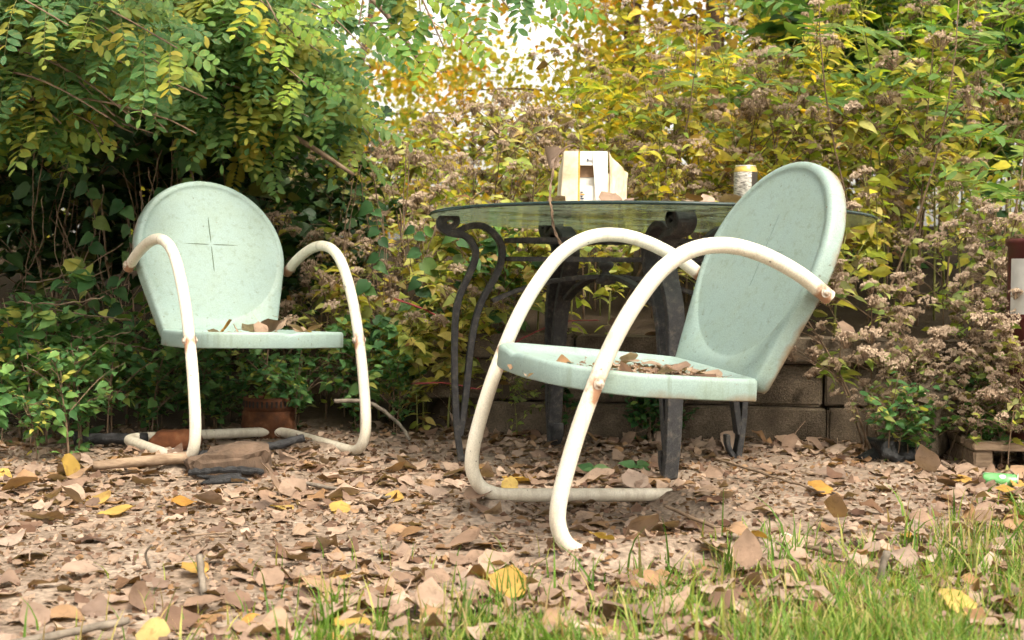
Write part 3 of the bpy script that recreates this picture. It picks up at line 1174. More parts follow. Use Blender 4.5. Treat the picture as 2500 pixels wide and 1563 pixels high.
def pinnate(npair, L, ll, lw, rng, droop=0.15, rows=4):
    """compound leaf: leaflets in pairs along a drooping rachis (+Y), one at the tip"""
    g_ = Geo()
    tint0 = rng.random()
    axis_ = lambda t: Vector((0.0, L * t, -droop * L * t * t))
    path = [axis_(k / 5) for k in range(6)]
    v, f = tube(path, [0.0016 * (1 - 0.6 * k / 5) for k in range(6)], 3, False)
    g_.add(v, f, tint0, mat=1)
    items = []
    for k in range(npair):
        t = 0.16 + 0.80 * (k + 0.3) / npair
        for s_ in (-1, 1):
            if rng.random() < 0.04:
                continue
            items.append((t + rng.uniform(-0.015, 0.015), s_))
    items.append((1.0, 0))
    for t, s_ in items:
        sz = (0.75 + 0.35 * math.sin(math.pi * min(1, t * 0.9 + 0.05))) * rng.uniform(0.88, 1.1)
        v, f = leaf_shape(ll * sz, lw * sz, rows, 1, 'ellipse', 0.22, rng.uniform(-0.05, 0.3), rng=rng)
        M_ = Matrix.Translation(axis_(t)) @ Matrix.Rotation(-s_ * R(rng.uniform(58, 80)), 4, 'Z') @ Matrix.Rotation(R(rng.uniform(-28, 12)), 4, 'X') @ Matrix.Rotation(R(rng.uniform(-22, 22)), 4, 'Y')
        g_.add(v, f, (tint0 + rng.uniform(-0.12, 0.12)) % 1.0, M_)
    return g_


# ------------------------------------------------------------------ locust tree overhanging from the left
rng = random.Random(11)
LOC = [pinnate(rng.choice([7, 8, 8, 9]), rng.uniform(0.18, 0.24), 0.044, 0.0215, rng, rng.uniform(0.05, 0.35)).mesh('leaf', [G_LOCUST, M_STEMG]) for _ in range(9)]
tree = thing('locust_tree', 'green locust tree with feathery leaves overhanging the left chair', 'tree', (-2.15, 5.0, hgt(-2.15, 5.0)))
TB = Vector(tree.location)


def rel(p):
    return Vector(p) - TB


g_ = Geo()
g_.add(*tube(catmull([rel(p) for p in [(-2.15, 5.0, 0.0), (-2.12, 4.98, 0.6), (-2.05, 4.95, 1.3), (-1.85, 4.9, 1.9), (-1.6, 4.85, 2.5)]], 5), [0.07 - 0.0018 * k for k in range(21)], 10))
link('trunk', g_.mesh('trunk', M_BARK), tree)
limbs = [
    [(-2.05, 4.95, 1.25), (-1.75, 4.8, 1.45), (-1.4, 4.85, 1.52), (-1.0, 4.95, 1.45), (-0.75, 5.0, 1.3)],
    [(-1.9, 4.9, 1.75), (-1.4, 4.7, 1.85), (-0.9, 4.6, 1.75), (-0.5, 4.6, 1.5), (-0.3, 4.6, 1.25)],
    [(-1.7, 4.9, 2.2), (-1.1, 4.5, 2.2), (-0.5, 4.3, 2.0), (-0.1, 4.2, 1.7)],
    [(-2.05, 4.95, 1.2), (-1.7, 4.9, 1.25), (-1.2, 4.8, 1.2), (-0.8, 4.75, 1.05), (-0.55, 4.7, 0.9)],
]
limb_paths = []
for lp in limbs:
    pts = catmull([rel(p) for p in lp], 8)
    limb_paths.append(pts)
    N = len(pts)
    g_ = Geo()
    g_.add(*tube(pts, [0.022 * (1 - 0.8 * k / N) + 0.002 for k in range(N)], 6))
    link('branch', g_.mesh('branch', M_TWIG), tree)
# hanging twigs that carry the leaves: start (on or near a limb) and end points in the world
twigs = []


def tw(x0, y0, z0, x1, y1, z1, sag=0.1):
    twigs.append(((x0, y0, z0), (x1, y1, z1), sag))


# layered sprays running out to the right and down
for k in range(30):
    zz = 1.66 - 0.021 * k + rng.uniform(-0.04, 0.04)
    x0 = -1.95 + rng.uniform(-0.1, 0.25)
    yy = 4.2 + rng.uniform(-0.3, 0.35)
    tw(x0, yy + 0.2, zz, x0 + rng.uniform(0.5, 0.85), yy - 0.15, max(1.0, zz - rng.uniform(0.18, 0.38)), 0.07)
for k in range(26):
    zz = 1.72 - 0.020 * k + rng.uniform(-0.04, 0.04)
    x0 = -1.35 + rng.uniform(-0.15, 0.3)
    yy = 4.88 + rng.uniform(-0.25, 0.25)
    tw(x0, yy + 0.15, zz, min(x0 + rng.uniform(0.35, 0.65), -0.52), yy - 0.1, max(1.08, zz - rng.uniform(0.2, 0.4)), 0.06)
for k in range(9):
    zz = 1.6 - 0.05 * k
    x0 = -1.0 + rng.uniform(-0.1, 0.1)
    tw(x0, 4.75, zz, x0 + rng.uniform(0.2, 0.36), 4.6 + rng.uniform(-0.2, 0.2), zz - rng.uniform(0.15, 0.3), 0.05)
for k in range(11):
    x0 = -2.05 + 0.05 * k
    tw(x0, 4.3, 1.28 + rng.uniform(-0.06, 0.06), x0 + rng.uniform(0.25, 0.4), 4.1 + rng.uniform(-0.15, 0.2), rng.uniform(0.95, 1.06), 0.06)
for k in range(11):
    x0 = -1.45 + 0.06 * k
    tw(x0, 5.0, 1.30, x0 + rng.uniform(0.2, 0.38), 4.92 + rng.uniform(-0.1, 0.15), rng.uniform(0.98, 1.1), 0.05)
for k in range(7):
    x0 = -1.1 + 0.03 * k
    tw(x0, 5.05, 1.62 - 0.05 * k, x0 + rng.uniform(0.18, 0.3), 4.95, 1.42 - 0.055 * k, 0.05)
# unseen crown twigs above the picture, added to shade the hollow
for k in range(34):
    x0 = rng.uniform(-2.9, -1.3)
    yy = rng.uniform(4.7, 6.4)
    zz = rng.uniform(1.75, 2.3)
    tw(x0, yy, zz, x0 + rng.uniform(0.5, 0.9), yy + rng.uniform(-0.3, 0.3), zz - rng.uniform(0.0, 0.25), 0.06)
# sprays hanging into the top edge, centre
tw(-0.40, 4.1, 1.62, -0.21, 4.05, 1.24, 0.03)
tw(-0.30, 4.1, 1.62, -0.28, 4.10, 1.33, 0.03)
tw(-0.14, 4.2, 1.66, 0.0, 4.2, 1.36, 0.03)
tw(-0.52, 4.1, 1.62, -0.46, 4.05, 1.30, 0.03)
tw(0.02, 4.2, 1.62, 0.10, 4.2, 1.40, 0.02)
placed = []
for a, b, sag in twigs:
    A, B = rel(a), rel(b)
    side = Vector((rng.uniform(-0.06, 0.06), rng.uniform(-0.06, 0.06), 0))
    pts = []
    for k in range(13):
        t = k / 12
        pts.append(A.lerp(B, t) + side * math.sin(math.pi * t) + Vector((0, 0, sag * math.sin(math.pi * t))))
    g_ = Geo()
    g_.add(*tube(pts, [0.0045 * (1 - 0.7 * k / 12) + 0.0008 for k in range(13)], 5))
    link('twig', g_.mesh('twig', M_TWIG), tree)
    Ln = (B - A).length
    nl = max(5, int(Ln / 0.042))
    for k in range(nl):
        t = (k + 0.5) / nl
        i = min(11, int(t * 12))
        P = pts[i].lerp(pts[i + 1], t * 12 - i)
        T = (pts[i + 1] - pts[i]).normalized()
        sd_ = 1 if k % 2 else -1
        lat = T.cross(Vector((0, -0.5, 0.85))).normalized() * sd_
        d = (T * rng.uniform(0.35, 0.75) + lat * rng.uniform(0.5, 1.0) + Vector((0, rng.uniform(-0.35, 0.15), rng.uniform(-0.32, 0.12)))).normalized()
        if P.y + TB.y < 4.72 and P.z + TB.z < 1.14 and -1.38 < P.x + TB.x < -0.55:
            continue
        nrm = Vector((rng.uniform(-0.35, 0.35), -0.75 + rng.uniform(-0.4, 0.3), 0.75))
        M_ = Matrix.Translation(P) @ frame(d, nrm) @ Matrix.Scale(rng.uniform(0.75, 1.08), 4)
        placed.append((P + TB, M_, rng.randrange(len(LOC))))


def view_key(P):
    inside = abs(P.x) < P.y * 0.39 and P.z < 0.594 + 0.2 * P.y
    return (0 if inside else 1, P.y)


placed.sort(key=lambda q: view_key(q[0]))
rest = Geo()
for k, (P, M_, i) in enumerate(placed):
    if k < 300:
        o_ = link('leaf', LOC[i], tree, M_)
        k_ = ss(-1.15, -0.7, P.x) * ss(1.0, 1.25, P.z)
        o_.color = (1 + 0.5 * k_, 1 + 0.45 * k_, 1 - 0.15 * k_, 1)  # upper right leaves tinted brighter and yellower to paint in backlight
    else:
        me = LOC[i]
        vs = [M_ @ w.co for w in me.vertices]
        rest.add(vs, [tuple(q.vertices) for q in me.polygons if q.material_index == 0], rng.random())
o = link('foliage', rest.mesh('foliage', G_LOCUST), tree)
o['kind'] = 'stuff'


# ------------------------------------------------------------------ weeds and undergrowth: prototypes of parts, then plants
def fluff_head(rng, R0, nb):
    """a flat-topped cluster of small tufts of seed fluff on fine stalks"""
    g_ = Geo()
    for _ in range(nb):
        a, r_ = rng.uniform(0, 6.283), R0 * math.sqrt(rng.random())
        c = Vector((r_ * math.cos(a), r_ * math.sin(a), 0.35 * R0 - 0.5 * r_ * r_ / R0 + rng.uniform(-0.006, 0.006)))
        br_ = rng.uniform(0.0035, 0.0065)
        # tuft: a spiky little burr
        v, f = [], []
        for q in range(9):
            d = Vector((rng.gauss(0, 1), rng.gauss(0, 1), rng.gauss(0.3, 1))).normalized()
            s_ = d.orthogonal().normalized() * 0.42 * br_
            s2 = d.cross(s_).normalized() * 0.42 * br_
            o_ = len(v)
            tip = c + d * br_ * rng.uniform(0.8, 1.25)
            v += [tuple(c + d * br_ * 0.2 + s_), tuple(tip + s2 * 0.9), tuple(c + d * br_ * 0.2 - s_), tuple(tip - s2 * 0.9)]
            f += [(o_, o_ + 1, o_ + 2, o_ + 3)]
        g_.add(v, f, rng.random())
        base = Vector((r_ * 0.25 * math.cos(a), r_ * 0.25 * math.sin(a), -0.9 * R0))
        sd_ = Vector((-math.sin(a), math.cos(a), 0)) * 0.0006
        g_.add([tuple(base - sd_), tuple(base + sd_), tuple(c + sd_), tuple(c - sd_)], [(0, 1, 2, 3)], 0, mat=1)
    return g_


rng = random.Random(21)
HEADS = [fluff_head(rng, rng.uniform(0.020, 0.042), rng.randint(24, 56)).mesh('seed_head', [M_FLUFF, M_STEMB], False) for _ in range(7)]


def leaf_set(kind, mtl, sizes, rng, n=5, rows=5, droop=(0.1, 0.6), tooth=0.08, name='leaf', wave=0.03):
    res = []
    for _ in range(n):
        L = rng.uniform(*sizes)
        W = L * {'ovate': 0.58, 'lance': 0.27, 'heart': 0.85, 'ellipse': 0.5}[kind] * rng.uniform(0.9, 1.1)
        g_ = Geo()
        v, f = leaf_shape(L, W, rows, 1, kind, rng.uniform(0.1, 0.4), rng.uniform(*droop), wave=wave, tooth=tooth, rng=rng, petiole=L * 0.3)
        g_.add(v, f, 0.0)
        res.append((g_, g_.mesh(name, mtl)))
    return res


LS_WEED = leaf_set('ovate', G_WEED, (0.045, 0.085), rng)
LS_TALL = leaf_set('lance', G_TALL, (0.08, 0.14), rng) + leaf_set('ovate', G_TALL, (0.06, 0.09), rng, 3)
LS_UNDER = leaf_set('ovate', G_UNDER, (0.045, 0.08), rng) + leaf_set('heart', G_UNDER, (0.05, 0.085), rng, 3)
LS_HEART = leaf_set('heart', G_UNDER, (0.06, 0.10), rng, 4)
SUM = [pinnate(7, 0.34, 0.085, 0.024, random.Random(31 + k), 0.35, 5).mesh('leaf', [G_SUMAC, M_STEMG]) for k in range(3)]


def rnd_leaf_frame(rng, out_dir, face=(0, -0.5, 0.8)):
    d = Vector(out_dir) + Vector((rng.uniform(-0.5, 0.5), rng.uniform(-0.5, 0.5), rng.uniform(-0.6, 0.35)))
    nrm = Vector(face) + Vector((rng.uniform(-0.6, 0.6), rng.uniform(-0.6, 0.6), rng.uniform(-0.4, 0.4)))
    return frame(d, nrm)


def weed_proto(rng, h, spread, nbr, leaves, n_obj, n_small, heads, mtl_leaf, stem_mat, small=(0.5, 0.9)):
    """returns dict of parts of one plant: a stem mesh, leaf placements, joined small foliage and seed heads"""
    g_ = Geo()
    lean = Vector((rng.uniform(-0.18, 0.18), rng.uniform(-0.22, 0.05), 0))
    top = Vector((lean.x * h, lean.y * h, h))
    main = [Vector((lean.x * h * t * t, lean.y * h * t * t, h * t)) for t in [k / 8 for k in range(9)]]
    g_.add(*tube(main, [0.0045 * (1 - 0.7 * k / 8) for k in range(9)], 5))
    tips, carr = [main[-1]], [main]
    for b in range(nbr):
        t0 = rng.uniform(0.3, 0.9)
        i = int(t0 * 8)
        A = main[i].lerp(main[min(i + 1, 8)], t0 * 8 - i)
        a = rng.uniform(0, 6.283)
        ln_ = spread * rng.uniform(0.5, 1.0) * (1.2 - 0.5 * t0)
        B = A + Vector((math.cos(a) * ln_, math.sin(a) * ln_, ln_ * rng.uniform(0.25, 1.1)))
        mid = A.lerp(B, 0.55) + Vector((0, 0, 0.12 * ln_))
        pts = catmull([A, mid, B], 4)
        g_.add(*tube(pts, [0.0025 * (1 - 0.6 * k / (len(pts) - 1)) for k in range(len(pts))], 4))
        carr.append(pts)
        tips.append(B)
    leaf_obj, fol = [], Geo()

    def spot():
        c = rng.choice(carr)
        i = rng.randrange(len(c) - 1)
        P = c[i].lerp(c[i + 1], rng.random())
        a = rng.uniform(0, 6.283)
        return P, Vector((math.cos(a), math.sin(a), 0.15))
    for _ in range(n_obj):
        P, d = spot()
        leaf_obj.append((rng.randrange(len(leaves)), Matrix.Translation(P) @ rnd_leaf_frame(rng, d) @ Matrix.Scale(rng.uniform(0.8, 1.15), 4)))
    for _ in range(n_small):
        P, d = spot()
        P = P + Vector((rng.uniform(-1, 1), rng.uniform(-1, 1), rng.uniform(-0.8, 0.8))) * 0.035
        gl = rng.choice(leaves)[0]
        fol.add(gl.v, gl.f, rng.random(), Matrix.Translation(P) @ rnd_leaf_frame(rng, d) @ Matrix.Scale(rng.uniform(*small), 4))
    hd = []
    cand = sorted(tips, key=lambda q: -q.z)
    for k in range(heads):
        T_ = cand[k % len(cand)]
        off = Vector((0, 0, 0)) if k < len(cand) else Vector((rng.uniform(-0.05, 0.05), rng.uniform(-0.05, 0.05), rng.uniform(-0.06, 0.0)))
        hd.append((rng.randrange(len(HEADS)), Matrix.Translation(T_ + off) @ Euler((rng.uniform(-0.2, 0.75), rng.uniform(-0.4, 0.4), rng.uniform(0, 6))).to_matrix().to_4x4() @ Matrix.Scale(rng.uniform(0.85, 1.2), 4)))
    return dict(stem=g_.mesh('stem', stem_mat), leaves=leaf_obj, set=leaves, foliage=fol.mesh('foliage', mtl_leaf) if n_small else None, heads=hd)


def place(x, y):
    u = 1250 + 3320 * x / y
    for lim, w in ((330, 'at the left edge'), (700, 'behind the left chair'), (1040, 'between the left chair and the table'), (1200, 'above the table left end'), (1350, 'just left of the carton'),
                   (1540, 'behind the carton'), (1780, 'between the carton and the can'), (1900, 'behind the can'), (2070, 'above the right chair back'), (2280, 'right of the right chair back'), (9999, 'near the right edge')):
        if u < lim:
            return w


def row(y, y0, y1):
    t = (y - y0) / (y1 - y0)
    return 'frontmost row' if t < 0.2 else ('second row' if t < 0.45 else ('third row' if t < 0.7 else 'rearmost row'))


def spawn(proto, name, label, cat, group, x, y, rz, sc, tint=(1, 1, 1), z=None, tilt=(0, 0), small=True):
    t = thing(name, label, cat, (x, y, (hgt(x, y) if z is None else z) - 0.01), (tilt[0], tilt[1], rz), group, sc)
    link('stem', proto['stem'], t)
    if proto['foliage'] and small:
        o_ = link('foliage', proto['foliage'], t)
        o_['kind'] = 'stuff'
        o_.color = (*tint, 1)
    for i, M_ in proto['leaves']:
        o_ = link('leaf', proto['set'][i][1], t, M_)
        o_.color = (*tint, 1)
    for i, M_ in proto['heads']:
        link('seed_head', HEADS[i], t, M_)
    return t


rng = random.Random(5)
P_SEED = [weed_proto(rng, rng.uniform(0.70, 0.95), 0.25, 11, LS_WEED, 4, 115, 14, G_WEED, M_STEMB, (0.35, 0.75)) for _ in range(6)]
P_SPILL = [weed_proto(rng, rng.uniform(0.62, 0.8), 0.27, 12, LS_WEED, 4, 34, 20, G_WEED, M_STEMB) for _ in range(4)]
P_LOW = [weed_proto(rng, rng.uniform(0.38, 0.55), 0.24, 7, LS_WEED, 5, 95, 2, G_WEED, M_STEMG) for _ in range(4)]
P_TALL = [weed_proto(rng, rng.uniform(1.0, 1.3), 0.26, 9, LS_TALL, 9, 95, 2, G_TALL, M_STEMG) for _ in range(5)]
P_UND = [weed_proto(rng, rng.uniform(0.3, 0.45), 0.24, 7, LS_UNDER, 8, 75, 0, G_UNDER, M_STEMB) for _ in range(5)]
P_SHRUB = [weed_proto(rng, rng.uniform(0.9, 1.2), 0.36, 12, LS_UNDER, 4, 170, 0, G_UNDER, M_STEMB, (0.8, 1.3)) for _ in range(4)]

# --- seed-headed weeds on the bank behind the table
rng = random.Random(8)
n_ = 0
for j in range(7):
    for i in range(11):
        x = -0.95 + i * 0.27 + rng.uniform(-0.12, 0.12) + (0.13 if j % 2 else 0)
        y = 5.02 + j * 0.30 + rng.uniform(-0.12, 0.12)
        if abs(x) > y * 0.42:
            continue
        k = rng.random()
        rightness = ss(0.4, 1.3, x)
        if j == 0:
            pr = rng.choice(P_LOW if rng.random() < 0.65 else P_SEED)
        else:
            pr = rng.choice(P_SEED)
        sc = rng.uniform(0.85, 1.1) * (1.0 + 0.2 * rightness)
        spawn(pr, 'seed_weed', ('tall' if sc > 1.05 else 'short' if sc < 0.92 else 'middling') + ' brown seed-topped weed, ' + row(y, 4.95, 6.9) + ', ' + place(x, y), 'weed',
              'seed-topped weeds on the bank', x, y, rng.uniform(0, 6.28), sc,
              (rng.uniform(1.05, 1.4), rng.uniform(1.1, 1.35), rng.uniform(1.0, 1.3)))
# --- tall yellow-green weeds, rising to the right
for j in range(5):
    for i in range(9):
        x = 0.35 + i * 0.27 + rng.uniform(-0.1, 0.1)
        y = 5.45 + j * 0.36 + rng.uniform(-0.12, 0.12)
        if abs(x) > y * 0.41:
            continue
        sc = rng.uniform(0.75, 0.9) + 0.28 * ss(0.4, 1.6, x) + 0.04 * j
        gr = ss(1.2, 2.0, x)
        spawn(rng.choice(P_TALL), 'tall_weed', ('very tall' if sc > 1.08 else 'tall') + ' yellow-green weed without seed heads, ' + row(y, 5.4, 7.0) + ', ' + place(x, y), 'weed', 'tall weeds on the right of the bank', x, y, rng.uniform(0, 6.28), sc,
              (rng.uniform(1.05, 1.35) * (1 - 0.25 * gr), rng.uniform(1.1, 1.3), 1.1))
# --- brown seed heads spilling over the wall at the right
for k in range(34):
    x = rng.uniform(1.14, 1.85)
    y = rng.uniform(4.25, 4.75) if k < 20 else rng.uniform(4.0, 4.3)
    x = x if k < 20 else rng.uniform(1.16, 1.62)
    spawn(rng.choice(P_SPILL), 'seed_weed', ('low' if k >= 20 else 'upright') + ' weed heavy with pale brown seed heads, ' + row(y, 4.0, 4.75) + ', ' + place(x, y), 'weed', 'weeds spilling over the wall end', x, y, rng.uniform(0, 6.28), rng.uniform(0.6, 0.95) if k < 20 else rng.uniform(0.35, 0.62),
          (0.75, 0.9, 0.85), hgt(x, 4.2) if y < 4.6 else None, (rng.uniform(0.0, 0.3), rng.uniform(-0.2, 0.2)))
for x, y, sc in ((1.44, 3.92, 0.5), (1.49, 3.90, 0.62), (1.53, 3.95, 0.55)):
    spawn(P_SPILL[int(x * 100) % 4], 'seed_weed', 'seed-headed weed growing up in front of the red drum' + (', the tallest' if sc > 0.6 else (', the shortest' if sc < 0.52 else ', the rightmost')), 'weed', 'weeds before the drum', x, y, x * 40, sc, (0.8, 0.95, 0.9))
# --- low weeds at the wall foot, left of the table
for k in range(20):
    x = rng.uniform(-0.5, 0.15)
    y = rng.uniform(4.75, 5.15)
    spawn(rng.choice(P_LOW + P_UND[:2]), 'leafy_weed', 'low leafy weed at the bank foot, ' + row(y, 4.75, 5.15) + ', ' + place(x, y), 'weed', 'low weeds between chair and table', x, y, rng.uniform(0, 6.28), rng.uniform(0.75, 1.15), (1.2, 1.2, 1.0))
# --- dark undergrowth on the left
for k in range(34):
    x = rng.uniform(-1.95, -0.5)
    y = 4.62 + 0.5 * rng.random() + (0.1 if x > -1.2 else -0.15)
    spawn(rng.choice(P_UND), 'undergrowth_plant', 'low dark green plant, ' + row(y, 4.5, 5.2) + ' of undergrowth, ' + place(x, y), 'plant', 'undergrowth on the left', x, y, rng.uniform(0, 6.28), rng.uniform(0.7, 1.15) * (1.15 if x < -1.3 else 0.85), (1.5, 1.4, 1.3))
for k in range(14):
    x = rng.uniform(-1.8, -1.28)
    y = rng.uniform(4.0, 4.5)
    spawn(rng.choice(P_UND), 'undergrowth_plant', 'low fresh green plant at the litter edge, ' + row(y, 4.0, 4.5) + ', ' + ('by the frame' if x < -1.55 else 'nearer the chair'), 'plant', 'undergrowth at the left edge', x, y, rng.uniform(0, 6.28), rng.uniform(0.55, 0.95), (1.7, 1.55, 1.4))
for k in range(22):
    x = rng.uniform(-1.3, -0.28)
    y = rng.uniform(4.68, 4.86)
    spawn(rng.choice(P_UND), 'undergrowth_plant', 'small green plant low and ' + ('close' if y < 4.77 else 'farther') + ' behind the seat, ' + place(x, y), 'plant', 'small plants behind the left chair', x, y, rng.uniform(0, 6.28), rng.uniform(0.4, 0.7), (1.3, 1.3, 1.2))
for k in range(9):
    x = rng.choice([rng.uniform(0.0, 0.22), rng.uniform(0.36, 0.6)])
    y = wall_y(x) - rng.uniform(0.05, 0.12)
    spawn(rng.choice(P_LOW + P_UND), 'leafy_weed', 'small leafy weed against the block wall, ' + ('left' if x < 0.3 else 'right') + ' of the rear table leg', 'weed', 'small weeds against the wall', x, y, rng.uniform(0, 6.28), rng.uniform(0.35, 0.6), (0.7, 0.9, 0.8))
for k in range(9):
    x = rng.uniform(1.08, 1.5)
    y = rng.uniform(4.0, 4.2)
    spawn(rng.choice(P_UND), 'leafy_weed', 'low green leafy weed at the wall end, ' + row(y, 4.0, 4.2) + ', ' + ('near the pallet' if x > 1.3 else 'near the sack'), 'weed', 'low weeds at the wall end', x, y, rng.uniform(0, 6.28), rng.uniform(0.4, 0.65), (1.2, 1.2, 1.0))
for k in range(11):
    x = -1.7 + 0.13 * k if k < 8 else -2.2 + 0.14 * (k - 8)
    y = rng.uniform(5.25, 5.8)
    spawn(rng.choice(P_SHRUB), 'shrub', 'dark shrub closing the hollow, ' + row(y, 5.2, 5.9) + ', ' + place(x, y), 'shrub', 'shrubs in the thicket', x, y, rng.uniform(0, 6.28), rng.uniform(0.85, 1.0), (0.45, 0.45, 0.45))  # leaf tint cut to paint in the hollow's shade
# --- deep shrubs behind, left to centre
for k in range(30):
    x = rng.uniform(-2.4, -0.45) if k % 2 else rng.uniform(-2.0, -0.75)
    y = rng.uniform(5.7, 7.2) if k % 2 else rng.uniform(5.15, 5.7)
    spawn(rng.choice(P_SHRUB), 'shrub', ('low' if x > -1.0 else 'tall') + ' dark shrub in the thicket, ' + row(y, 5.15, 7.2) + ', ' + place(x, y), 'shrub', 'shrubs in the thicket', x, y, rng.uniform(0, 6.28), rng.uniform(0.95, 1.4) * (0.62 if x > -1.0 else 1.0), (0.5, 0.5, 0.5))  # tint darkens these leaves in place of the thicket's deep shade
for k in range(20):
    x = rng.uniform(1.4, 3.2) if k < 12 else (rng.uniform(2.2, 3.8) if k < 18 else rng.uniform(2.15, 2.5))
    y = rng.uniform(6.6, 7.8) if k < 12 else (rng.uniform(7.6, 9.0) if k < 18 else 6.3)
    spawn(rng.choice(P_SHRUB), 'shrub', 'green shrub beyond the tall weeds, ' + row(y, 6.6, 9.0) + ', ' + place(x, y), 'shrub', 'shrubs behind the tall weeds', x, y, rng.uniform(0, 6.28), rng.uniform(1.3, 1.8), (1.2, 1.1, 1.0))

# --- sumac shoots among the tall weeds
for sx, sy, h, lab in ((1.15, 5.2, 1.35, 'sumac shoot with long feathery leaves above the right chair'), (1.62, 5.0, 1.25, 'sumac shoot with feathery leaves near the top right corner'), (1.80, 4.8, 0.78, 'small sumac shoot with feathery leaves at the right edge'), (0.75, 5.6, 1.2, 'sumac shoot with arching leaves right of the yellow trees')):
    t = thing('sumac_shoot', lab, 'shrub', (sx, sy, hgt(sx, sy)), group='sumac shoots')
    g_ = Geo()
    bend_ = rng.choice([-0.5, 0.45])
    g_.add(*tube([(bend_ * (1 - k / 6) ** 2 * h * 0.5, 0, h * k / 6) for k in range(7)], [0.005 - 0.0005 * k for k in range(7)], 6))
    link('stem', g_.mesh('stem', M_STEMB), t)
    for k in range(9):
        a = k * 2.4 + sx
        z_ = h * (0.62 + 0.045 * k)
        d = Vector((math.cos(a), math.sin(a) * 0.8 - 0.2, rng.uniform(0.15, 0.5)))
        link('leaf', SUM[k % 3], t, Matrix.Translation((0, 0, z_)) @ frame(d, (0, -0.4, 1)) @ Matrix.Scale(rng.uniform(0.75, 1.05), 4))


# ------------------------------------------------------------------ autumn trees beyond the bank
def far_tree(label, x, y, h, crown, n_leaf, mtl, seed, size=0.075, tint=(1, 1, 1), gap=0.0):
    rng = random.Random(seed)
    z0 = hgt(x, y)
    t = thing('autumn_tree', label, 'tree', (x, y, z0 - 0.05), group='autumn trees beyond the bank')
    g_ = Geo()
    pts = catmull([(0, 0, 0), (rng.uniform(-0.1, 0.1), 0, h * 0.4), (rng.uniform(-0.25, 0.25), 0, h * 0.75), (rng.uniform(-0.3, 0.3), 0, h)], 5)
    g_.add(*tube(pts, [0.09 * (1 - 0.85 * k / (len(pts) - 1)) for k in range(len(pts))], 7))
    clumps = []
    for k in range(crown[3]):
        a = rng.uniform(0, 6.283)
        rr = math.sqrt(rng.random())
        c = Vector((crown[0] * rr * math.cos(a), crown[1] * rr * math.sin(a), crown[2][0] + (crown[2][1] - crown[2][0]) * rng.random()))
        clumps.append((c, rng.uniform(0.25, 0.5), rng.random()))
        i = min(len(pts) - 2, max(2, int(len(pts) * min(0.95, c.z / h * 0.8))))
        mid = pts[i].lerp(c, 0.5) + Vector((0, 0, 0.12))
        g_.add(*tube(catmull([pts[i], mid, c], 3), [0.022, 0.018, 0.014, 0.011, 0.008, 0.006, 0.004], 4))
    link('trunk', g_.mesh('trunk', M_BARK), t)
    rs = np.random.RandomState(seed)
    V, F, T = [], [], []
    per = n_leaf // len(clumps)
    for c, cr, tint0 in clumps:
        for _ in range(per):
            d = Vector(rs.normal(size=3)) * cr * 0.55
            P = c + d
            s_ = size * rng.uniform(0.6, 1.2)
            fr = frame(Vector(rs.normal(size=3)) + Vector((0, 0, -0.4)), Vector((0, -0.5, 0.6)) + Vector(rs.normal(size=3)) * 0.7)
            o_ = len(V)
            for q in ((0, 0, 0), (0.36 * s_, 0.4 * s_, 0.06 * s_), (0, s_, -0.1 * s_), (-0.36 * s_, 0.4 * s_, 0.06 * s_)):
                V.append(tuple(P + fr.to_3x3() @ Vector(q)))
            F.append((o_, o_ + 1, o_ + 2, o_ + 3))
            tv_ = (tint0 * 0.55 + rng.uniform(0, 0.45)) % 1.0
            T += [tv_] * 4
    g2 = Geo()
    g2.v, g2.f, g2.t, g2.m = V, F, T, [0] * len(F)
    o_ = link('crown', g2.mesh('crown', mtl, False), t)
    o_['kind'] = 'stuff'
    o_.color = (*tint, 1)
    return t


far_tree('orange and gold tree just right of the sky gap', 1.45, 9.4, 4.2, (1.3, 1.0, (0.3, 4.2), 46), 11000, G_FAR, 1)
far_tree('gold tree behind the carton on the table', 0.9, 11.5, 4.6, (1.5, 1.1, (0.2, 4.4), 42), 11000, G_FAR, 2)
far_tree('pale yellow tree reaching over the bright sky gap', -2.1, 12.5, 5.0, (2.1, 1.2, (0.2, 4.6), 48), 11500, G_FAR, 3, 0.08, (1.1, 1.15, 1.1))
far_tree('yellow-green tree behind the locust leaves', -3.3, 9.5, 4.4, (1.6, 1.2, (0.3, 4.2), 44), 10000, G_FARG, 4, 0.075, (1.4, 1.35, 1.0))
far_tree('green and yellow tree behind the tall weeds', 2.7, 9.6, 4.2, (1.4, 1.1, (0.3, 4.2), 44), 10000, G_FARG, 5)
far_tree('dark green tree beyond the upper right corner', 4.2, 9.0, 4.4, (1.4, 1.1, (0.3, 4.2), 44), 9000, G_FARG, 6, 0.075, (0.8, 0.9, 0.8))
far_tree('green tree far to the left behind the thicket', -4.2, 9.0, 4.4, (1.6, 1.2, (0.3, 4.2), 44), 9000, G_FARG, 7)
far_tree('distant gold tree low between the others', -2.0, 17.0, 4.2, (3.2, 1.4, (0.0, 2.4), 46), 10000, G_FAR, 8, 0.11)
far_tree('distant orange tree right of the gap', 3.2, 16.0, 5.2, (2.4, 1.4, (0.0, 4.8), 46), 9000, G_FAR, 9, 0.11)
far_tree('distant yellow-green tree left of the gap', -5.0, 16.0, 5.2, (2.4, 1.4, (0.0, 4.8), 44), 9000, G_FARG, 10, 0.11, (1.3, 1.3, 1))

# ------------------------------------------------------------------ fallen leaves
rng = random.Random(40)


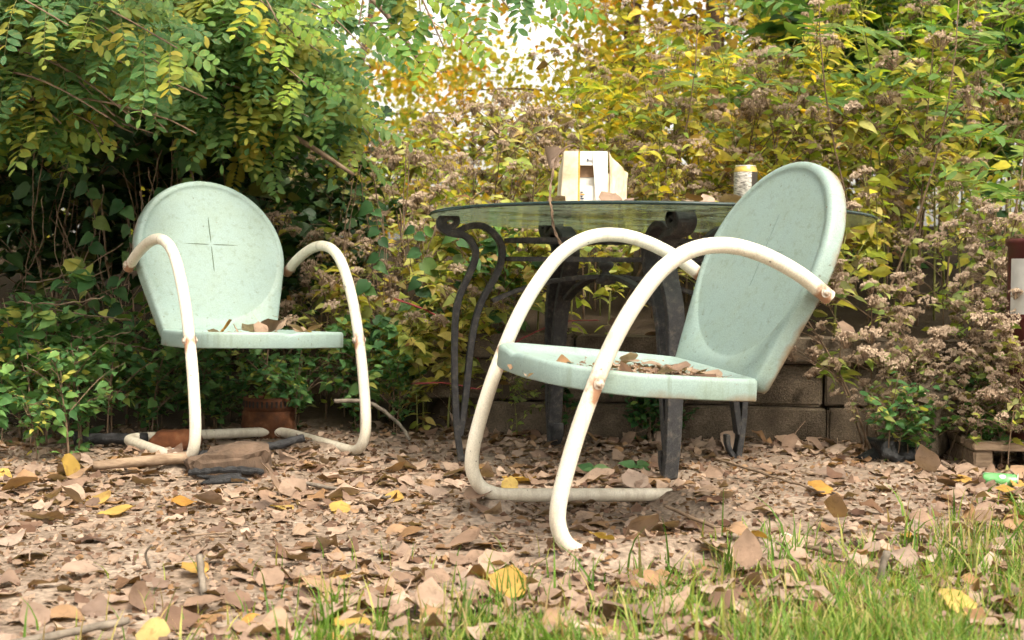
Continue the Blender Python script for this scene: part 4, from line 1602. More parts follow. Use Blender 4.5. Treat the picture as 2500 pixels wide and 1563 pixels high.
def dead_leaf(L, rng, curl=None):
    v, f = leaf_shape(L, L * rng.uniform(0.75, 0.98), 8, 2, rng.choice(['delta', 'delta', 'delta', 'ovate']), rng.uniform(-0.15, 0.25), rng.uniform(-0.3, 0.25),
                      rng.choice([rng.uniform(-0.15, 0.1), rng.uniform(0.0, 0.2), rng.uniform(0.15, 0.4)]) if curl is None else curl, rng.uniform(0.02, 0.07), 0.12, rng, L * rng.uniform(0.3, 0.9))
    g_ = Geo()
    c = Vector((0, L * 0.5, 0))
    g_.add([Vector(p) - c for p in v], f, 0)
    return g_


DL = [dead_leaf(rng.uniform(0.068, 0.098), rng) for _ in range(22)]
DLM = [g_.mesh('fallen_leaf', G_DEAD) for g_ in DL]
DLY = [g_.mesh('fallen_leaf', G_YELL) for g_ in DL[:8]]


def lie(rng, x, y, z, sc=1.0, tilt=0.28):
    """matrix for a leaf lying loosely on the ground, either face up"""
    flip = math.pi if rng.random() < 0.4 else 0
    return Matrix.Translation((x, y, z)) @ Euler((rng.gauss(0, tilt), rng.gauss(0, tilt) + flip, 0)).to_matrix().to_4x4() @ Matrix.Rotation(rng.uniform(0, 6.283), 4, 'Z') @ Matrix.Scale(sc, 4)


def lowest(me, M_):
    return min((M_ @ w.co).z for w in me.vertices)


def in_view(x, y):
    return 1.95 < y and abs(x) < y * 0.385


def litter_density(x, y):
    d = 1.0
    if y > 4.5 and x < -0.3:
        d *= 0.6
    bare = ss(0.15, 0.6, nz(x, y, 9.0, 1.9) + 0.33)
    open_ = (1 - ss(0.0, 0.5, x + 0.1)) * ss(2.3, 2.5, y) * (1 - ss(3.1, 3.5, y))     # trodden patch at the front left
    return d * (0.22 + 0.78 * bare) * (1 - 0.4 * open_)


spots = []
while len(spots) < 300:
    y = 2.0 + 2.0 * rng.random() ** 1.25
    x = rng.uniform(-1, 1) * y * 0.385
    if rng.random() < litter_density(x, y):
        spots.append((x, y))
for k, (x, y) in enumerate(spots):
    yel = rng.random() < 0.07
    i = rng.randrange(8 if yel else 22)
    me = (DLY if yel else DLM)[i]
    up = rng.random() < 0.06
    M_ = lie(rng, x, y, 0, rng.uniform(0.6, 1.15), 0.7 if up else 0.13)
    M_.translation.z = hgt(x, y) - lowest(me, M_) * (0.85 if up else 0.8) + 0.001
    gl = 2.63 + 0.8 * x
    where = 'in the grass at the front right' if y < gl - 0.1 else ('on the bare earth at the front left' if x < -0.1 and y < 3.3 else ('around the feet of the left chair' if x < -0.35 else 'under the table and right chair'))
    o_ = link('fallen_leaf', me, None, M_)
    sz_ = M_.to_scale().x
    o_['label'] = ('yellow ' if yel else 'brown ') + 'fallen leaf, ' + ('small, ' if sz_ < 0.75 else ('large, ' if sz_ > 1.0 else '')) + ('tilted up ' if up else 'lying ') + where
    o_['category'] = 'leaf'
    o_['group'] = 'fallen leaves ' + where
rest = Geo()
small = [(leaf_shape(0.07, 0.055, 5, 1, 'delta', rng.uniform(-0.2, 0.3), rng.uniform(-0.3, 0.3), rng.uniform(-0.15, 0.3), 0.09, 0.25, rng)) for _ in range(8)]
n_done = 0
while n_done < 3200:
    y = 1.9 + 3.0 * rng.random() ** 0.9
    x = rng.uniform(-1, 1) * (y * 0.4 + 0.1)
    if rng.random() > litter_density(x, y):
        continue
    n_done += 1
    v, f = small[n_done % 8]
    M_ = lie(rng, x, y, 0, rng.uniform(0.3, 0.95), 0.2) @ Matrix.Translation((0, -0.035, 0))
    M_.translation.z = hgt(x, y) + rng.uniform(0.0, 0.010) + (rng.uniform(0, 0.028) if 2.55 + 0.78 * x - y > 0.1 else 0)
    rest.add(v, f, rng.random(), M_)
# crumbs and torn bits
for _ in range(16000):
    y = 1.95 + 2.9 * rng.random() ** 0.9
    x = rng.uniform(-1, 1) * (y * 0.4)
    s_ = rng.uniform(0.003, 0.013)
    M_ = lie(rng, x, y, hgt(x, y) + 0.003, s_, 0.5)
    rest.add([(-0.6, -0.5, 0), (0.5, -0.7, 0.1), (0.7, 0.5, 0), (-0.4, 0.6, 0.25)], [(0, 1, 2, 3)], rng.choice([rng.uniform(0.36, 0.5), rng.uniform(0.7, 0.9), rng.uniform(0.95, 1.1), rng.uniform(0, 0.3)]), M_)
o_ = link('leaf_litter', rest.mesh('leaf_litter', G_DEAD))
o_['kind'] = 'stuff'
o_['label'] = 'pale brown crumbled leaf litter covering the ground'
o_['category'] = 'litter'

for x, y, sc_, rx, lab in ((0.0, 2.36, 1.05, 0.75, 'yellow leaf standing tilted in the grass at the bottom centre'), (-0.25, 2.17, 1.15, 0.2, 'large pale yellow leaf flat at the bottom edge left of centre'),
                           (-0.12, 2.2, 0.8, 0.5, 'pale yellow leaf folded in the grass at the bottom edge'), (-0.42, 2.18, 0.75, 0.3, 'orange-yellow leaf at the bottom edge, left of the pale yellow one'),
                           (-0.80, 3.32, 0.95, 0.12, 'yellow spotted leaf lying flat on the earth before the left chair'), (0.80, 3.50, 1.0, 0.35, 'dark yellow curled leaf on the litter right of the right chair'),
                           (-0.60, 2.55, 0.9, 0.15, 'pale yellow leaf on the bare earth near the pale twig'), (0.74, 2.24, 1.1, 0.5, 'large yellow leaf in the grass at the bottom right corner'),
                           (0.0, 3.45, 0.7, 0.9, 'mottled yellow leaf standing behind the right chair front foot')):
    me = DLY[int(abs(x) * 50) % 8]
    M_ = Matrix.Translation((x, y, 0)) @ Euler((rx, 0.15, 0)).to_matrix().to_4x4() @ Matrix.Rotation(x * 9, 4, 'Z') @ Matrix.Scale(sc_ * 0.82, 4)
    M_.translation.z = hgt(x, y) - lowest(me, M_) * 0.9 + 0.004
    o_ = link('fallen_leaf', me, None, M_)
    o_['label'], o_['category'], o_['group'] = lab, 'leaf', 'yellow leaves lying singly'

# leaves drifted against the wall and on top of it
for k in range(26):
    x = rng.uniform(-0.2, 1.2)
    top_ = k % 3 == 0
    y = wall_y(x) + (0.10 if top_ else -rng.uniform(0.05, 0.3))
    me = DLM[rng.randrange(16)]
    M_ = lie(rng, x, y, 0, rng.uniform(0.8, 1.1), 0.4)
    M_.translation.z = (0.352 if top_ else hgt(x, y)) - lowest(me, M_) * 0.85
    o_ = link('fallen_leaf', me, None, M_)
    o_['label'] = 'brown fallen leaf lying on top of the block wall' if top_ else 'brown fallen leaf drifted against the block wall'
    o_['category'] = 'leaf'
    o_['group'] = 'fallen leaves on the wall' if top_ else 'fallen leaves against the wall'


# leaves on the two seats
def seat_leaves(ch, spots, label, group, heap_=0.32, size_=0.8, lift=0.0):
    mw = ch.matrix_world.copy()
    for x, y, s_, yel, up in spots:
        me = (DLY if yel else DLM)[rng.randrange(8)]
        s_ *= size_
        loc = mw @ Vector((x, y, 0.366 + lift * abs(math.sin(x * 40 + y * 23))))
        M_ = lie(rng, loc.x, loc.y, 0, s_, heap_ if up else heap_ * 0.5)
        M_.translation.z = loc.z - lowest(me, M_) * 0.92
        o_ = link('fallen_leaf', me, None, M_)
        o_['label'] = ('yellow ' if yel else 'brown ') + label
        o_['category'] = 'leaf'
        o_['group'] = group


seat_leaves(chair_l, [(0.16, 0.14, 0.8, False, True), (0.0, 0.17, 0.9, False, True), (-0.17, 0.16, 0.8, False, False), (-0.04, 0.08, 1.0, False, True), (0.14, 0.22, 0.7, False, False), (-0.1, 0.24, 0.7, True, False), (0.06, 0.24, 0.7, False, True), (-0.19, 0.1, 0.8, False, True), (0.03, 0.2, 0.75, False, False), (-0.12, 0.2, 0.7, False, False), (0.12, 0.18, 0.7, True, False), (-0.06, 0.22, 0.6, False, False), (0.08, 0.12, 0.8, False, True), (-0.14, 0.06, 0.8, False, True), (0.10, 0.08, 1.0, True, True), (-0.05, 0.12, 1.1, False, True), (-0.10, 0.16, 0.8, True, False), (0.02, 0.15, 0.7, False, False), (-0.15, 0.12, 0.8, False, False), (0.05, 0.05, 0.9, False, False), (-0.02, 0.0, 0.9, False, True), (-0.18, 0.02, 0.8, False, False)], 'dead leaf heaped on the seat of the left chair', 'leaves on the left seat', 0.5, 0.82, 0.014)
seat_leaves(chair_r, [(0.05, 0.16, 0.85, False, False), (-0.02, 0.07, 0.8, False, False), (0.02, 0.02, 0.8, False, False), (0.05, -0.06, 0.85, False, False), (-0.08, -0.05, 0.8, False, False), (-0.12, -0.12, 1.0, False, False), (-0.02, -0.1, 0.7, False, False), (0.1, -0.02, 0.8, False, False), (-0.14, 0.0, 0.7, False, False), (-0.1, 0.08, 0.7, False, True), (-0.05, -0.13, 0.8, False, True), (-0.15, -0.08, 0.8, False, False)], 'dead leaf on the seat of the right chair', 'leaves on the right seat')
# crumbs on the right seat
cr = Geo()
for _ in range(1100):
    x, y = rng.gauss(-0.05, 0.09), rng.gauss(-0.02, 0.11)
    if y < -0.17 or abs(x) > 0.19:
        continue
    P = chair_r.matrix_world @ Vector((x, y, 0.362))
    cr.add([(-0.6, -0.5, 0), (0.5, -0.7, 0.3), (0.7, 0.5, 0), (-0.4, 0.6, 0.5)], [(0, 1, 2, 3)], rng.random(), lie(rng, P.x, P.y, P.z, rng.uniform(0.004, 0.013), 0.5))
o_ = link('leaf_crumbs', cr.mesh('leaf_crumbs', G_DEAD))
o_['kind'] = 'stuff'
o_['label'] = 'crumbled leaf bits scattered on the right chair seat'
o_['category'] = 'litter'
# leaves on the table
for k, (x, y) in enumerate([(0.28, 3.85), (0.30, 3.72), (0.22, 3.76), (0.50, 3.8), (0.55, 3.9), (0.60, 3.75), (0.12, 3.75), (0.35, 3.9)]):
    P = on_glass(x, y)
    me = DLM[(k * 3) % 16]
    M_ = lie(rng, P.x, P.y, 0, rng.uniform(0.6, 0.95), 0.3)
    M_.translation.z = P.z - lowest(me, M_)
    o_ = link('fallen_leaf', me, None, M_)
    o_['label'] = 'dry brown leaf on the glass table beside the carton'
    o_['category'] = 'leaf'
    o_['group'] = 'leaves on the glass table'

# ------------------------------------------------------------------ grass
rng = random.Random(50)
gr = Geo()


def blade(x, y, h, w, tint):
    z = hgt(x, y) - 0.004
    a = rng.uniform(0, 6.283)
    ln_ = rng.uniform(0.1, 0.75) * h
    d = Vector((math.cos(a), math.sin(a), 0))
    s_ = Vector((-math.sin(a), math.cos(a), 0)) if rng.random() < 0.6 else Vector((1, 0, 0))
    v, f = [], []
    for i in range(4):
        t = i / 3
        c = Vector((x, y, z)) + d * (ln_ * t * t) + Vector((0, 0, h * t * (1 - 0.25 * t * ln_ / h)))
        ww = w * (1 - t) ** 0.7 + 0.0002
        v += [tuple(c - s_ * ww), tuple(c + s_ * ww)]
    for i in range(3):
        f.append((2 * i, 2 * i + 1, 2 * i + 3, 2 * i + 2))
    gr.add(v, f, tint)


cnt = 0
while cnt < 8000:
    y = 1.85 + 2.3 * rng.random() ** 1.3
    x = rng.uniform(-1, 1) * y * 0.4
    b = 2.44 + 0.72 * x - y           # distance into the lawn
    dens = ss(-0.15, 0.6, b) * (0.10 + 0.90 * ss(-0.15, 0.35, nz(x, y, 2.0, 5.5) + 0.4 * nz(x, y, 6.0, 17.0)))
    if rng.random() < dens:
        blade(x, y, rng.uniform(0.015, 0.075) * (0.8 + 0.5 * ss(0.1, 0.8, b)), rng.uniform(0.0010, 0.0026), rng.random())
        cnt += 1
for _ in range(900):                     # taller blades, in loose tufts
    y = 1.95 + 1.9 * rng.random()
    x = rng.uniform(-1, 1) * y * 0.39
    if 2.65 + 0.74 * x - y > rng.uniform(0, 0.5):
        blade(x, y, rng.uniform(0.05, 0.13), rng.uniform(0.0016, 0.0034), rng.random() * 0.7)
for _ in range(150):                     # dense uneven tufts
    y = 1.95 + 1.7 * rng.random()
    x = rng.uniform(-1, 1) * y * 0.39
    if 2.46 + 0.72 * x - y < rng.uniform(-0.1, 0.35):
        continue
    t0_ = rng.random() * 0.6
    for _k in range(rng.randint(10, 26)):
        blade(x + rng.gauss(0, 0.012), y + rng.gauss(0, 0.012), rng.uniform(0.03, 0.11), rng.uniform(0.0012, 0.003), t0_ + rng.uniform(0, 0.25))
for _ in range(90):                      # strays on the bare earth
    y = 1.95 + 0.8 * rng.random()
    x = rng.uniform(-0.8, 0.2)
    blade(x, y, rng.uniform(0.03, 0.08), rng.uniform(0.0010, 0.0020), rng.random() * 0.6)
o_ = link('grass', gr.mesh('grass', G_GRASS))
o_['kind'] = 'stuff'
o_['label'] = 'thin green grass growing through the leaves at the front'
o_['category'] = 'grass'


# ------------------------------------------------------------------ sticks, charred wood and junk
def stick(name, label, cat, pts, r0, r1, m_, group=None, n=6, wob=0.0, seed=0):
    rg = random.Random(seed)
    path = catmull(pts, 6)
    path = [p + Vector((rg.uniform(-1, 1), rg.uniform(-1, 1), rg.uniform(-1, 1))) * wob for p in path]
    N = len(path)
    rr = [(r0 + (r1 - r0) * k / (N - 1)) * (1 + rg.uniform(-0.1, 0.1)) for k in range(N)]
    base = Vector(path[0])
    g_ = Geo()
    g_.add(*tube([p - base for p in path], rr, n))
    o_ = link(name, g_.mesh(name, m_), None, Matrix.Translation(base))
    o_['label'], o_['category'] = label, cat
    if group:
        o_['group'] = group
    return o_


stick('branch', 'grey fallen branch behind the right leg of the left chair', 'branch', [(-0.60, 4.58, 0.13), (-0.48, 4.57, 0.125), (-0.38, 4.5, 0.07), (-0.33, 4.42, 0.02)], 0.008, 0.005, M_TWIGG, 'sticks on the ground', wob=0.002)
stick('branch', 'thin dark twig running from the right chair runner into the grass', 'branch', [(0.35, 3.08, 0.05), (0.45, 2.98, 0.02), (0.55, 2.86, 0.02), (0.66, 2.70, 0.02)], 0.004, 0.005, M_TWIG, 'sticks on the ground', wob=0.002)
stick('branch', 'thin twig on the leaves below the wall', 'branch', [(0.58, 3.85, 0.05), (0.70, 3.65, 0.03), (0.80, 3.45, 0.02)], 0.004, 0.003, M_TWIG, 'sticks on the ground', wob=0.003)
stick('branch', 'long thin stick lying behind the charred log', 'branch', [(-0.55, 3.55, 0.02), (-0.42, 3.42, 0.018), (-0.30, 3.36, 0.015)], 0.006, 0.004, M_TWIGG, 'sticks on the ground', wob=0.003)
stick('branch', 'pale curved twig standing in the front left litter', 'branch', [(-0.70, 2.62, 0.0), (-0.705, 2.61, 0.03), (-0.69, 2.60, 0.05)], 0.003, 0.002, M_TWIGG, 'sticks on the ground')
stick('branch', 'short grey stick poking up at the front left', 'branch', [(-0.58, 2.52, 0.045), (-0.56, 2.45, 0.02), (-0.545, 2.40, 0.0)], 0.007, 0.006, M_TWIGG, 'sticks on the ground', wob=0.001)
stick('branch', 'grey knobbly stick upright in the grass on the right', 'branch', [(0.66, 2.42, 0.0), (0.665, 2.42, 0.04), (0.675, 2.42, 0.085)], 0.006, 0.007, M_TWIGG, 'sticks on the ground', wob=0.002)
stick('branch', 'stick at the bottom left corner', 'branch', [(-0.78, 2.02, 0.01), (-0.70, 2.06, 0.02), (-0.60, 2.12, 0.03)], 0.008, 0.006, M_TWIGG, 'sticks on the ground', wob=0.001)
rng = random.Random(60)
for k in range(14):
    x, y = rng.uniform(-0.9, 0.9), rng.uniform(2.3, 4.2)
    a = rng.uniform(0, 6.28)
    L = rng.uniform(0.05, 0.16)
    stick('twig', 'small bare twig lying in the leaf litter', 'twig', [(x, y, hgt(x, y) + 0.008), (x + L * 0.5 * math.cos(a), y + L * 0.5 * math.sin(a), hgt(x, y) + 0.014), (x + L * math.cos(a + 0.3), y + L * math.sin(a + 0.3), hgt(x, y) + 0.008)], 0.0028, 0.0015, M_TWIG, 'small twigs in the litter', 5, 0.002, k)


def rough_rock(name, label, cat, loc, size, m_, seed, rot=0.0, amp=0.25, parts=None):
    bm = bmesh.new()
    bmesh.ops.create_icosphere(bm, subdivisions=3, radius=1.0)
    for vv in bm.verts:
        p = vv.co.copy()
        k = 1 + amp * noise.noise(p * 1.3 + Vector((seed, 0, 0))) + amp * 0.5 * noise.noise(p * 3.1 + Vector((0, seed, 0)))
        q = Vector([math.copysign(abs(c) ** 0.72, c) for c in p]) * k
        vv.co = Vector((q.x * size[0], q.y * size[1], q.z * size[2]))
    me = bpy.data.meshes.new(name)
    bm.to_mesh(me)
    bm.free()
    me.materials.append(m_)
    me.polygons.foreach_set('use_smooth', np.ones(len(me.polygons), dtype=bool))
    o_ = link(name, me, None, Matrix.Translation(loc) @ Matrix.Rotation(rot, 4, 'Z'))
    o_['label'], o_['category'] = label, cat
    return o_


# charred log by the left chair: brown at one end, black at the other
cl = thing('charred_log', 'half burnt stick, brown left end and black right end, under the left chair', 'firewood', (-1.15, 3.82, 0.0))
g_ = Geo()
pth = catmull([(-0.02, -0.03, 0.022), (0.12, 0.02, 0.030), (0.24, 0.06, 0.036)], 6)
g_.add(*tube(pth, [0.013 + 0.0004 * k for k in range(len(pth))], 8))
link('brown_end', g_.mesh('brown_end', M_WOOD), cl)
g_ = Geo()
pth = catmull([(0.235, 0.06, 0.036), (0.36, 0.10, 0.045), (0.46, 0.14, 0.062), (0.54, 0.17, 0.078)], 6)
rg = random.Random(4)
g_.add(*tube([p + Vector((0, 0, rg.uniform(-0.003, 0.003))) for p in pth], [(0.018 - 0.0004 * k) * rg.uniform(0.85, 1.15) for k in range(len(pth))], 8))
link('burnt_end', g_.mesh('burnt_end', M_CHAR), cl)
ch_ = thing('charred_wood', 'split chunk of firewood with a blackened face by the left chair foot', 'firewood', (-0.80, 3.80, 0.018), (0, 0, R(12)))
def lump(size, seed, amp):
    bm = bmesh.new()
    bmesh.ops.create_icosphere(bm, subdivisions=3, radius=1.0)
    for vv in bm.verts:
        p = vv.co.copy()
        k = 1 + amp * noise.noise(p * 1.4 + Vector((seed, 0, 0))) + amp * 0.6 * noise.noise(p * 3.7 + Vector((0, seed, 0)))
        q = Vector([math.copysign(abs(c) ** 0.55, c) for c in p]) * k
        vv.co = Vector((q.x * size[0], q.y * size[1], q.z * size[2]))
    bm.verts.index_update()
    g_ = Geo()
    g_.add([tuple(w.co) for w in bm.verts], [tuple(w.index for w in q.verts) for q in bm.faces])
    bm.free()
    return g_


link('wood', lump((0.115, 0.065, 0.055), 3.3, 0.35).mesh('wood', M_BARK, False), ch_, Matrix.Translation((0.02, 0.02, 0.0)) @ Matrix.Rotation(R(-8), 4, 'Y'))
rg = random.Random(19)
pth = catmull([(-0.10, -0.055, -0.004), (-0.03, -0.062, 0.004), (0.04, -0.064, 0.002), (0.10, -0.060, -0.006)], 6)
g_ = Geo()
g_.add(*tube([p_ + Vector((0, rg.uniform(-0.003, 0.003), rg.uniform(-0.003, 0.003))) for p_ in pth], [0.010 * rg.uniform(0.75, 1.2) for _ in pth], 9))
link('burnt_face', g_.mesh('burnt_face', M_CHAR, False), ch_)
rough_rock('charcoal_lump', 'flat lump of black charcoal in front of the split firewood', 'charcoal', (-0.775, 3.66, 0.008), (0.062, 0.022, 0.013), M_CHAR, 3, 0.2, 0.7)
stick('charred_log', 'short black charred log beside the brown stone at the left', 'firewood', [(-1.40, 4.34, 0.025), (-1.28, 4.35, 0.027), (-1.17, 4.36, 0.027)], 0.021, 0.018, M_CHAR, None, 9, 0.003, 5)
rough_rock('stone', 'rust brown stone beside the black log', 'stone', (-1.08, 4.36, 0.022), (0.075, 0.05, 0.034), M_RROCK, 5, 0.1)
m_sh = plain('white shard', (0.66, 0.68, 0.66), 0.5)
g_ = Geo()
g_.add([(0, 0, 0), (0.045, -0.02, 0), (0.03, 0.025, 0.004), (0, 0, 0.006), (0.045, -0.02, 0.006), (0.03, 0.025, 0.010)], [(0, 2, 1), (3, 4, 5), (0, 1, 4, 3), (1, 2, 5, 4), (2, 0, 3, 5)])
o_ = link('shard', g_.mesh('shard', m_sh, False), None, Matrix.Translation((-1.02, 4.02, 0.03)) @ Euler((0.5, 0.1, 0)).to_matrix().to_4x4())
o_['label'], o_['category'] = 'white pottery shard beside the left chair runner', 'shard'

# rusty slotted drum under the left chair
rc = thing('rusty_brazier', 'rusty iron pot with a slotted rim behind the left chair legs', 'pot', (-0.84, 4.70, -0.035))
link('pot', lathe([(0.0, 0.0), (0.092, 0.0), (0.096, 0.01), (0.095, 0.07), (0.090, 0.12), (0.082, 0.1205), (0.082, 0.123)], 28).mesh('pot', M_RUST), rc)
link('rim', lathe([(0.083, 0.122), (0.088, 0.124), (0.088, 0.165), (0.080, 0.167), (0.080, 0.13)], 28).mesh('rim', M_RUST), rc)
g_ = Geo()
M_SLOT = plain('slot shade', (0.012, 0.010, 0.009), 0.9)  # near-black plates painted in place of the shade inside open slots
for k in range(18):
    a = -math.pi + k * math.pi / 17
    c, s_ = math.cos(a), math.sin(a)
    d, tt = Vector((c, s_, 0)), Vector((-s_, c, 0))
    b = d * 0.0884
    gs = Geo()
    v = [b - tt * 0.0035 + Vector((0, 0, 0.134)), b + tt * 0.0035 + Vector((0, 0, 0.134)), b + tt * 0.0035 + Vector((0, 0, 0.156)), b - tt * 0.0035 + Vector((0, 0, 0.156))]
    v2 = [p_ + d * 0.0012 for p_ in v]
    gs.add(v + v2, [(3, 2, 1, 0), (4, 5, 6, 7), (0, 1, 5, 4), (1, 2, 6, 5), (2, 3, 7, 6), (3, 0, 4, 7)])
    link('slot', gs.mesh('slot', M_SLOT, False), rc)

# ---- right edge: dark red drum with a white label, pallet boards, concrete lump, black sack, green can
M_RED = rough_mat('dark red paint', [(0.3, (0.045, 0.010, 0.011)), (0.7, (0.12, 0.024, 0.024))], 9, 0.5, 0.3, 0.003, 7.0, 0.4)
dr = thing('red_drum', 'dark red metal drum with a white label at the right edge', 'drum', (1.672, 4.10, 0.085))
link('drum_wall', lathe([(0.0, 0.0), (0.165, 0.0), (0.17, 0.01), (0.17, 0.16), (0.174, 0.17), (0.17, 0.18), (0.17, 0.36), (0.174, 0.37), (0.17, 0.38), (0.17, 0.575), (0.178, 0.585), (0.178, 0.6), (0.165, 0.6), (0.162, 0.58), (0.0, 0.575)], 40).mesh('drum_wall', M_RED), dr)
M_LABEL = rough_mat('white label paper', [(0.3, (0.50, 0.50, 0.48)), (0.7, (0.70, 0.70, 0.68))], 12, 0.7, 0.2, 0.001)
v, f = [], []
for i in range(15):
    a = R(180 + 5 + i * 100 / 14)
    for z_ in (0.375, 0.54):
        v.append((0.1755 * math.cos(a), 0.1755 * math.sin(a), z_))
for i in range(14):
    f.append((2 * i, 2 * i + 2, 2 * i + 3, 2 * i + 1))
g_ = Geo()
g_.add(v, f)
lb = link('label', g_.mesh('label', M_LABEL), dr)
for an_, z_, w_, h_ in ((-142, 0.452, 0.010, 0.009), (-137, 0.452, 0.010, 0.009), (-142, 0.470, 0.010, 0.010), (-137, 0.472, 0.010, 0.011), (-139.5, 0.432, 0.018, 0.006)):
    a = R(an_)
    d, tt = Vector((math.cos(a), math.sin(a), 0)), Vector((-math.sin(a), math.cos(a), 0))
    b = d * 0.1765
    g_ = Geo()
    v = [b - tt * w_ / 2, b + tt * w_ / 2, b + tt * w_ / 2 + Vector((0, 0, h_)), b - tt * w_ / 2 + Vector((0, 0, h_))]
    v2 = [p_ + d * 0.0008 for p_ in v]
    g_.add([p_ + Vector((0, 0, z_)) for p_ in v + v2], [(3, 2, 1, 0), (4, 5, 6, 7), (0, 1, 5, 4), (1, 2, 6, 5), (2, 3, 7, 6), (3, 0, 4, 7)])
    link('print_mark', g_.mesh('print_mark', M_PRINT, False), lb)
pal = thing('pallet', 'weathered wooden pallet at the right edge under the red drum', 'pallet', (1.36, 3.98, 0.0), (0, 0, R(-4)))
rg = random.Random(12)
for x0, x1, y0, y1, z0, z1 in ((0.0, 0.62, 0.0, 0.11, 0.058, 0.083), (0.0, 0.62, 0.14, 0.25, 0.058, 0.083), (0.0, 0.62, 0.28, 0.39, 0.058, 0.083), (0.005, 0.06, 0.01, 0.40, 0.0, 0.0575), (0.28, 0.34, 0.01, 0.40, 0.0, 0.0575)):
    v, f = rough_box(x1 - x0, y1 - y0, z1 - z0, 0.004, 0.0015, rg)
    g_ = Geo()
    g_.add(v, f)
    link('board', g_.mesh('board', M_WOOD, False), pal, Matrix.Translation(((x0 + x1) / 2, (y0 + y1) / 2, (z0 + z1) / 2)))
v, f = rough_box(0.15, 0.13, 0.10, 0.014, 0.004, random.Random(77), 2)
g_ = Geo()
g_.add(v, f)
o_ = link('concrete_lump', g_.mesh('concrete_lump', M_CONC, False), None, Matrix.Translation((1.30, 4.22, 0.165)) @ Euler((0.25, -0.35, 0.5)).to_matrix().to_4x4())
o_['label'], o_['category'] = 'broken grey lump of concrete beside the pallet', 'rubble'
rough_rock('rubble', 'broken brown stone under the concrete lump', 'rubble', (1.27, 4.26, 0.055), (0.11, 0.09, 0.06), M_CONC, 18, 0.9, 0.3)
M_SACK = rough_mat('black plastic', [(0.3, (0.004, 0.004, 0.005)), (0.7, (0.012, 0.012, 0.013))], 14, 0.55, 1.0, 0.02, 6.0, 0.5)
rough_rock('plastic_sack', 'crumpled black plastic sack at the wall end', 'sack', (1.20, 4.20, 0.03), (0.10, 0.07, 0.045), M_SACK, 11, 0.7, 0.8)
m, n, l, o = mat('green and white can')
tc = n.new('ShaderNodeTexCoord')
vo_ = n.new('ShaderNodeTexVoronoi')
vo_.inputs['Scale'].default_value = 38
l.new(tc.outputs['Object'], vo_.inputs['Vector'])
rp = ramp(n, [(0.25, (0.70, 0.74, 0.70)), (0.40, (0.10, 0.34, 0.10)), (0.8, (0.20, 0.50, 0.20))])
l.new(vo_.outputs['Distance'], rp.inputs[0])
p = n.new('ShaderNodeBsdfPrincipled')
p.inputs['Metallic'].default_value = 0.3
p.inputs['Roughness'].default_value = 0.35
l.new(rp.outputs[0], p.inputs['Base Color'])
l.new(p.outputs[0], o.inputs['Surface'])
M_GCAN = m
cn = thing('crushed_can', 'crushed green and white can lying in the leaves before the pallet', 'can', (1.325, 3.66, 0.022), (R(90), 0, R(70)))
g_ = lathe([(0.0, -0.045), (0.024, -0.045), (0.028, -0.04), (0.028, 0.035), (0.024, 0.043)], 20)
g_.v = [(x * (1 - 0.25 * math.sin(z * 60)), y * 0.7, z) for x, y, z in g_.v]
link('can_wall', g_.mesh('can_wall', M_GCAN), cn)
link('lid', lathe([(0.0235, 0.0432), (0.022, 0.046), (0.0, 0.0445)], 20).mesh('lid', M_ALU), cn)

# ---- dried vine hanging over the carton and the table edge
dv = thing('dried_vine', 'dried twisted vine hanging over the carton and down past the table edge', 'vine', (0, 0, 0))
rg = random.Random(2)
vp = catmull([(0.185, 3.86, 0.925), (0.16, 3.83, 0.930), (0.125, 3.80, 0.90), (0.105, 3.7, 0.83), (0.095, 3.50, 0.765), (0.098, 3.44, 0.735), (0.103, 3.44, 0.69), (0.118, 3.44, 0.655), (0.135, 3.45, 0.62)], 6)
for st in range(2):
    g_ = Geo()
    pts = []
    for k, p_ in enumerate(vp):
        a = k * 0.9 + st * math.pi
        pts.append(p_ + Vector((math.cos(a) * 0.0022, 0.0015 * math.sin(a), math.sin(a) * 0.002)))
    g_.add(*tube(pts, [0.0021 * rg.uniform(0.7, 1.2) for _ in pts], 5))
    link('strand', g_.mesh('strand', M_STEMB), dv)
lv = dead_leaf(0.075, rg, 0.6)
link('leaf', lv.mesh('leaf', G_DEAD), dv, Matrix.Translation((0.09, 3.80, 0.895)) @ Euler((1.2, 0.5, 1.4)).to_matrix().to_4x4())

# ---- red-stemmed pokeweed between the table legs, and bare stems in the hollow
for k, (lab, pts) in enumerate((
        ('red weed stem arching past the left table leg', [(-0.42, 4.85, 0.47), (-0.28, 4.80, 0.42), (-0.16, 4.78, 0.33), (-0.10, 4.78, 0.20), (-0.10, 4.78, 0.0)]),
        ('red weed stem lying over the wall cap under the table', [(-0.06, 4.68, 0.28), (0.06, 4.66, 0.355), (0.18, 4.66, 0.40), (0.30, 4.7, 0.405)]),
        ('thin red stem near the foot of the left table leg', [(-0.35, 4.7, 0.18), (-0.22, 4.68, 0.185), (-0.10, 4.66, 0.17), (-0.02, 4.66, 0.24)]))):
    stick('pokeweed_shoot', lab, 'weed', pts, 0.0036, 0.002, M_STEMR, 'red weed stems', 6, 0.001, k)
rng = random.Random(70)
for k in range(46):
    x = rng.uniform(-1.75, -1.1) if k < 34 else rng.uniform(-0.6, -0.2)
    y = rng.uniform(4.8, 5.2)
    z1 = rng.uniform(0.75, 1.05)
    z0 = rng.uniform(0.3, 0.5)
    mid = (x + rng.uniform(-0.06, 0.06), y, (z0 + z1) / 2)
    stick('dry_stem', 'dry bare stem hanging in the dark hollow left of the chair' if k < 34 else 'dry bare stem in the weeds behind the left chair', 'stem', [(x, y, z1), mid, (x + rng.uniform(-0.15, 0.15), y, z0)], 0.0022, 0.0014, M_TWIG if k % 3 else M_STEMB, 'dry stems in the hollow' if k < 34 else 'dry stems in the weeds', 4, 0.004, k)
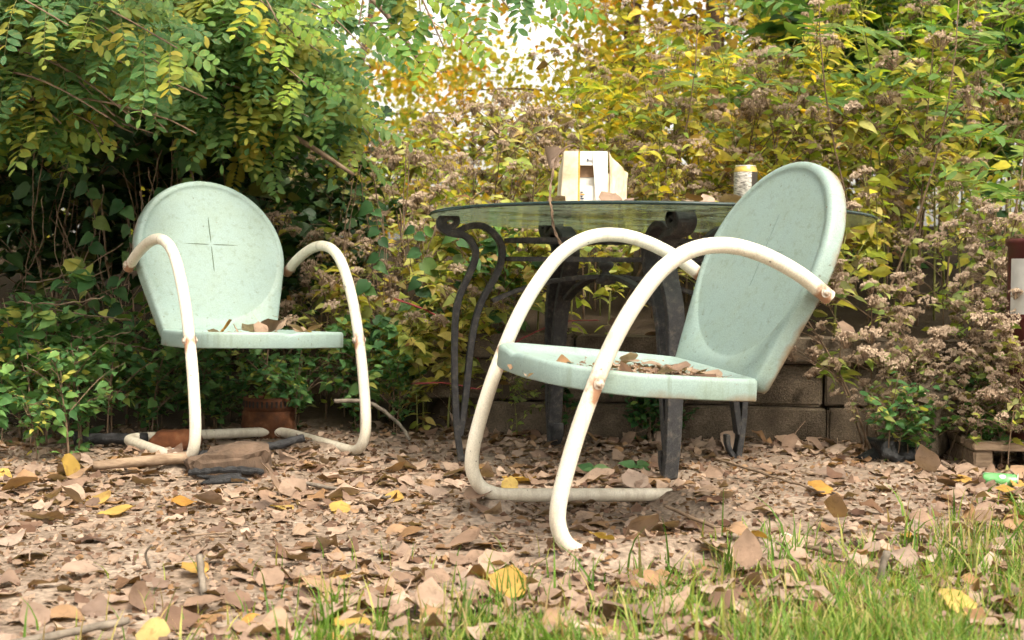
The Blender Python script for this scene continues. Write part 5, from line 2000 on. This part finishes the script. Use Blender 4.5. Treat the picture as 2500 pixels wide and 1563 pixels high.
for k in range(8):
    x = rng.uniform(-1.75, -1.4)
    y = rng.uniform(4.35, 4.7)
    a = rng.uniform(-0.6, 0.6)
    L = rng.uniform(0.2, 0.4)
    z0 = rng.uniform(0.12, 0.55)
    stick('dry_stem', 'bare twig slanting through the undergrowth at the left', 'stem', [(x, y, z0), (x + L * 0.5, y - 0.05, z0 - 0.04 * L - a * 0.12), (x + L, y - 0.08, z0 - a * L)], 0.0028, 0.0016, M_TWIG, 'twigs in the undergrowth', 4, 0.005, k)
# heart-leaved vine in the hollow
for k, (x, y, z) in enumerate(((-1.5, 4.8, 0.86), (-1.36, 4.75, 0.80), (-1.22, 4.8, 0.84), (-1.12, 4.7, 0.95), (-0.35, 4.85, 0.72), (-0.2, 4.9, 0.70), (-0.5, 4.85, 0.8))):
    t = thing('leafy_vine', 'heart-leaved vine trailing in the dark hollow beside the left chair' if k < 4 else 'broad-leaved vine trailing behind the left chair arm', 'vine', (x, y, z), group='vines in the hollow' if k < 4 else 'vines behind the chair arm')
    pts = catmull([(0, 0, 0), (0.03, 0, -0.15), (-0.02, 0.01, -0.3), (0.03, 0, -0.45)], 5)
    g_ = Geo()
    g_.add(*tube(pts, 0.002, 4))
    link('stem', g_.mesh('stem', M_STEMB), t)
    for q in range(11):
        P = pts[int(q * (len(pts) - 1) / 10)]
        d = Vector((1 if q % 2 else -1, -0.3, -0.5))
        link('leaf', rng.choice(LS_HEART)[1], t, Matrix.Translation(P) @ frame(d + Vector((rng.uniform(-0.4, 0.4), rng.uniform(-0.4, 0.4), rng.uniform(-0.4, 0.2))), (rng.uniform(-0.3, 0.3), -0.9, 0.5)) @ Matrix.Scale(rng.uniform(0.6, 0.95), 4))
# green leaves lying on the litter below the table
for k, (x, y, lab) in enumerate(((0.235, 3.86, 'lobed green leaf sprig lying on the litter between the right chair arms'), (0.36, 3.88, 'second lobed green sprig under the table, nearer its front leg'))):
    t = thing('green_sprig', lab, 'leaf', (x, y, hgt(x, y) + 0.02), (0, 0, 0.6 * k), 'green sprigs under the table')
    for q in range(5):
        d = Vector((math.cos(q * 1.25), math.sin(q * 1.25) - 0.2, 0.3))
        link('leaflet', LS_UNDER[q][1], t, frame(d, (0, -0.8, 0.7)) @ Matrix.Scale(0.7, 4))
